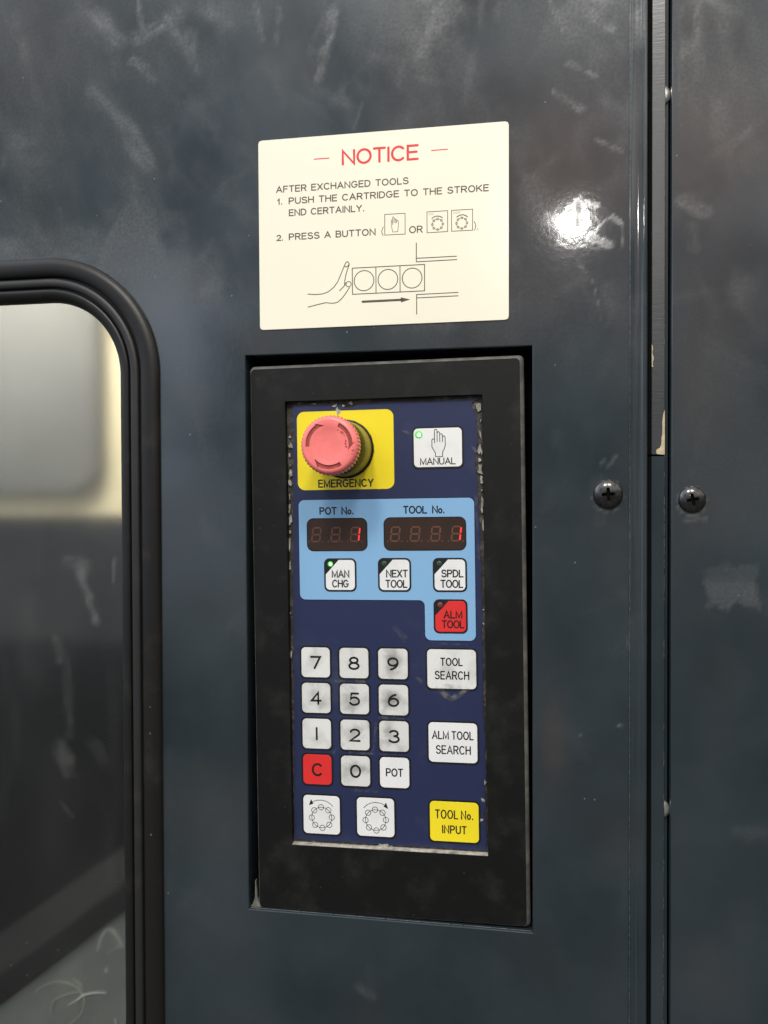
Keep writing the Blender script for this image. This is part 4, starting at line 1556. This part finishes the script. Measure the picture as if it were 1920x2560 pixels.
def ring_legend(arrow):
    cx, cz, R_ = .1, -2.0, 7.6
    it = [('C', cx, cz, R_, .40, 0)]
    for k in range(8):
        a = math.radians(45 * k + 3)
        it.append(('C', cx + R_ * math.cos(a), cz + R_ * math.sin(a), 2.0, .40, 1 + k))
    s = -1 if arrow == 'left' else 1
    arc = [(s * x, z_) for x, z_ in ((-8.6, 6.6), (-6.6, 8.6), (-3.6, 10.2), (-.2, 10.9), (3.4, 10.6), (6.4, 9.6))]
    it.append(('P', [arc], .45))
    it.append(('F', [(s * x, z_) for x, z_ in ((9.4, 6.6), (7.9, 11.2), (6.0, 8.2))]))
    return it


make_key(-26.1, -128.8, 30.0, 30.8, M['white'], ring_legend('left'), None, 'white key with tool ring and arrow to the left')
make_key(14.4, -128.6, 30.1, 30.6, M['white'], ring_legend('right'), None, 'white key with tool ring and arrow to the right')
L2 = lambda a, b, wa, wb: [('T', a, 0.9 - wa / 2, .9 + wa / 2, -1.9, 5.7, .93, .23), ('T', b, .9 - wb / 2, .9 + wb / 2, -9.2, 5.8, .93, .23)]
make_key(-9.2, 48.2, 24.2, 24.4, M['white'], [('T', 'MAN', -6.4, 6.9, -2.0, 5.6, .93, .23), ('T', 'CHG', -6.2, 6.3, -9.2, 5.8, .93, .23)], 'on', 'white MAN CHG key with lit green lamp')
make_key(31.0, 48.3, 24.3, 24.5, M['white'], [('T', 'NEXT', -6.2, 9.8, -1.9, 5.7, .93, .23), ('T', 'TOOL', -6.8, 9.4, -9.4, 5.9, .93, .21)], 'green', 'white NEXT TOOL key with dark lamp')
make_key(71.1, 48.3, 24.5, 24.5, M['white'], [('T', 'SPDL', -6.2, 9.8, -1.8, 5.7, .93, .23), ('T', 'TOOL', -6.9, 9.5, -9.3, 5.9, .93, .21)], 'green', 'white SPDL TOOL key with dark lamp')
make_key(71.2, 18.6, 24.4, 24.5, M['red'], [('T', 'ALM', -5.1, 8.5, -1.5, 5.8, .93, .23), ('T', 'TOOL', -6.5, 9.8, -8.5, 5.8, .93, .21)], 'red', 'red ALM TOOL key')
make_key(63.7, 139.5, 37.0, 30.2, M['white'], [('T', 'MANUAL', -12.9, 12.7, -12.3, 5.0, .75, .2), ('P', [[(x - 3.9, z_ - 6.6) for x, z_ in s] for s in HAND], .52)], 'ring', 'white MANUAL key with hand outline and lit green lamp')

def grime_material():
    m, n, l, b, out = principled('greasy_film')
    b.inputs['Base Color'].default_value = (.24, .23, .21, 1)
    b.inputs['Roughness'].default_value = .5
    tc = n('ShaderNodeTexCoord')
    no = n('ShaderNodeTexNoise')
    no.inputs['Scale'].default_value = 190
    no.inputs['Detail'].default_value = 6
    l(tc.outputs['Object'], no.inputs['Vector'])
    at = n('ShaderNodeAttribute', attribute_name='dust')
    mr = n('ShaderNodeMapRange', interpolation_type='SMOOTHSTEP')
    mr.inputs['From Min'].default_value = .30
    mr.inputs['From Max'].default_value = .72
    l(no.outputs['Fac'], mr.inputs['Value'])
    mu = n('ShaderNodeMath', operation='MULTIPLY')
    l(mr.outputs[0], mu.inputs[0])
    l(at.outputs['Fac'], mu.inputs[1])
    l(mu.outputs[0], b.inputs['Alpha'])
    return m


def key_grime(X, Z):
    return smears(X, Z, [(60.5, -33.0, 70.5, -40.5, 4.5, .9), (83, -33.5, 71.5, -40.5, 4.5, .85), (66, -32, 77, -32, 5, .6), (46, -26, 52, -30, 3.5, .45), (-14, -29.5, 8, -29.6, 2.5, .5),
                         (18, -55.5, 36, -55.8, 2.6, .55), (-4, -82.0, 30, -82.2, 2.2, .45), (-16, -82, -9, -76, 4, .35), (13, -82, 16, -60, 3, .3), (0, -109.5, 16, -110, 3, .35), (88, 140, 91, 136, 3, .6), (39, 152, 46, 149, 2, .5),
                         (60, -1, 82, -1.5, 2.5, .3), (30, 10, 38, 2, 7, .3), (90, 104, 92, 60, 3, .25)])


gf = grid_mesh('greasy_film', np.arange(-47, 94, 1.0), np.arange(-146, 172, 1.0), 6.50, lambda X, Z: (key_grime(X, Z) > .02), {'dust': key_grime}, grime_material(), panel)
tag(gf, kind='stuff')

# emergency stop: base gasket, collar with painted reflection, black ring, knurled red cap
es = empty('emergency_button')
es.parent = panel
es.location = (-4.2 * MM, 7.0 * MM, 140.0 * MM)
bm = bmesh.new()
lathe(bm, [(0, 0.1), (21.3, .1), (21.5, -.8), (21.2, -1.8), (20.2, -2.2), (0, -2.2)], 72, 0, 0, lambda k, i: .18 * math.sin(i * 1.7) * math.sin(i * .37) if k in (1, 2, 3) else 0)
obj('base_seal', bm, M['blackring'], es, smooth=40)
bm = bmesh.new()
lathe(bm, [(0, -2.0), (20.1, -2.0), (20.0, -6), (19.4, -19.2), (18.9, -20), (0, -20)], 72)
obj('collar', bm, M['collar'], es, smooth=40)
bm = bmesh.new()
lathe(bm, [(0, -19.9), (18.9, -20.0), (19.3, -20.6), (19.2, -26), (18.8, -33), (17.8, -37), (0, -37)], 72)
obj('shroud_ring', bm, M['blackring'], es, smooth=40)
NS = 192
cprof = [(0, -35.00), (17.6, -35.00), (18.6, -36.20), (19.6, -38.50), (20.05, -41.00), (20.05, -45.00), (19.75, -47.00), (18.9, -48.50), (17.8, -49.30), (16.9, -49.50), (12.6, -49.45), (11.5, -49.20), (8, -48.90), (4, -48.80), (0, -48.75)]
bm = bmesh.new()
lathe(bm, cprof, NS, 0, 0, lambda k, i: (.52 * max(-.6, math.cos(2 * math.pi * i * 48 / NS)) * (1.0 if k in (4, 5) else .55) if k in (3, 4, 5, 6) else 0))
cap = obj('red_cap', bm, M['cap'], es, smooth=True)


def arrow_pts(a0, d=0.0):
    A = lambda a, r: (r * math.cos(math.radians(a)), r * math.sin(math.radians(a)))
    ri, ro = 13.5 + d, 16.3 - d
    pts = [A(a0 - d * 3 - 60 * k / 12, ro) for k in range(13)]
    pts += [A(a0 - 59, 17.7 - d * .7), A(a0 - 81 + d * 4, 13.5 + d)]
    pts += [A(a0 - 80 + d * 3 + (80 - d * 6) * k / 14, ri) for k in range(15)][1:]
    return pts


cb = bmesh.new()
for a0 in (183, 64, -58):
    slab(cb, arrow_pts(a0), -48.5, -52)
bool_cut(cap, cb)
for a0 in (183, 64, -58):
    bm = bmesh.new()
    slab(bm, arrow_pts(a0, .12), -48.45, -48.62)
    obj('arrow_recess', bm, M['capdark'], es)
bm = bmesh.new()
for k, (a, r, s) in enumerate(((44, 12.4, .9), (38, 12.6, .6), (12, 12.0, .7), (4, 11.6, .8), (-6, 12.0, .9), (-14, 17.0, .9), (-22, 17.0, .5), (-95, 9.5, .35), (58, 12.0, .6), (30, 12.5, .5))):
    cx, cz = r * math.cos(math.radians(a)), r * math.sin(math.radians(a))
    rr = random.Random(k)
    bm.faces.new([bm.verts.new((cx + s * rr.uniform(.4, 1.2) * math.cos(t), -49.56, cz + s * rr.uniform(.4, 1.2) * math.sin(t))) for t in np.linspace(0, 5.7, 10)])
o = obj('grease_speckle', bm, M['capdirt'], es, fix=False)
tag(o, kind='stuff')

# torn edges of the keypad film: lifted flakes
def flake(cx, cz, w, h, seed, lift=1.2, mat=None):
    r = random.Random(seed)
    bm = bmesh.new()
    k = r.randint(6, 9)
    ring = []
    for i in range(k):
        a = 2 * math.pi * i / k + r.uniform(-.25, .25)
        q = r.choice((.35, .6, .8, 1.0, 1.15))
        ring.append((cx + w / 2 * q * math.cos(a), cz + h / 2 * q * math.sin(a)))
    base = [bm.verts.new((x, 8.0, z_)) for x, z_ in ring]
    top = [bm.verts.new((x + r.uniform(-.2, .2), 7.0 - r.uniform(.1, lift), z_ + r.uniform(-.2, .2))) for x, z_ in ring]
    c = bm.verts.new((cx + r.uniform(-w, w) * .15, 6.9 - r.uniform(0, lift), cz + r.uniform(-h, h) * .15))
    for i in range(k):
        j = (i + 1) % k
        bm.faces.new((base[i], base[j], top[j], top[i]))
        bm.faces.new((top[i], top[j], c))
    o = obj('film_flake', bm, mat or M['flake'], panel)
    return o


FL = [(-45.6, 150, 3.0, 4.5), (-45.3, 143.6, 3.2, 3.6), (-46.2, 136.5, 1.6, 2.4), (-45.6, 129, 2.2, 3.6), (-46.0, 122, 3.0, 7.5), (-46.2, 115.5, 2.6, 5.0), (-46.6, 106, 1.8, 9), (-46.8, 97, 2.0, 6), (-46.3, 88, 2.4, 8), (-46.6, 80, 3.4, 5), (-47.2, 70, 1.4, 10), (-47.3, 55, 1.2, 8), (-47.2, 20, 1.2, 5), (-47.4, -10, 1.2, 6),
      (93.2, 167.0, 4.6, 9.0), (94.4, 158, 2.2, 6), (94.0, 148.5, 3.0, 7.0), (93.6, 137, 3.6, 7.0), (93.2, 129.5, 4.8, 8.5), (93.4, 122.5, 4.6, 6.5), (94.4, 116, 2.8, 5), (94.7, 108, 2.2, 6), (94.9, 98, 1.8, 12), (95.3, 84, 1.4, 9), (94.6, 23.5, 1.8, 2.4), (94.7, 13, 1.9, 2.4),
      (-11.0, 171.8, 6.0, 3.6), (-5.2, 171.4, 5.0, 5.0), (.8, 173.3, 3.0, 2.4), (-8.6, 167.4, 3.6, 6.4), (-38, 174.2, 5, 1.0), (-27, 173.8, 4.4, .9), (20, -149.0, 6.5, 2.4), (15.5, -150.0, 5.5, 1.4), (25.5, -149.6, 3, 1.2), (92.4, -112.0, 3.0, 3.2), (90.6, -126.6, 7.0, 5.2), (94.4, -100, 1.6, 5), (62, -150.2, 2, .8)]
for k, (x, z_, w, h) in enumerate(FL):
    flake(x, z_, w * (1.1 if k % 3 else .6), h * (1.2 if k % 3 else .5), 300 + k, .4)
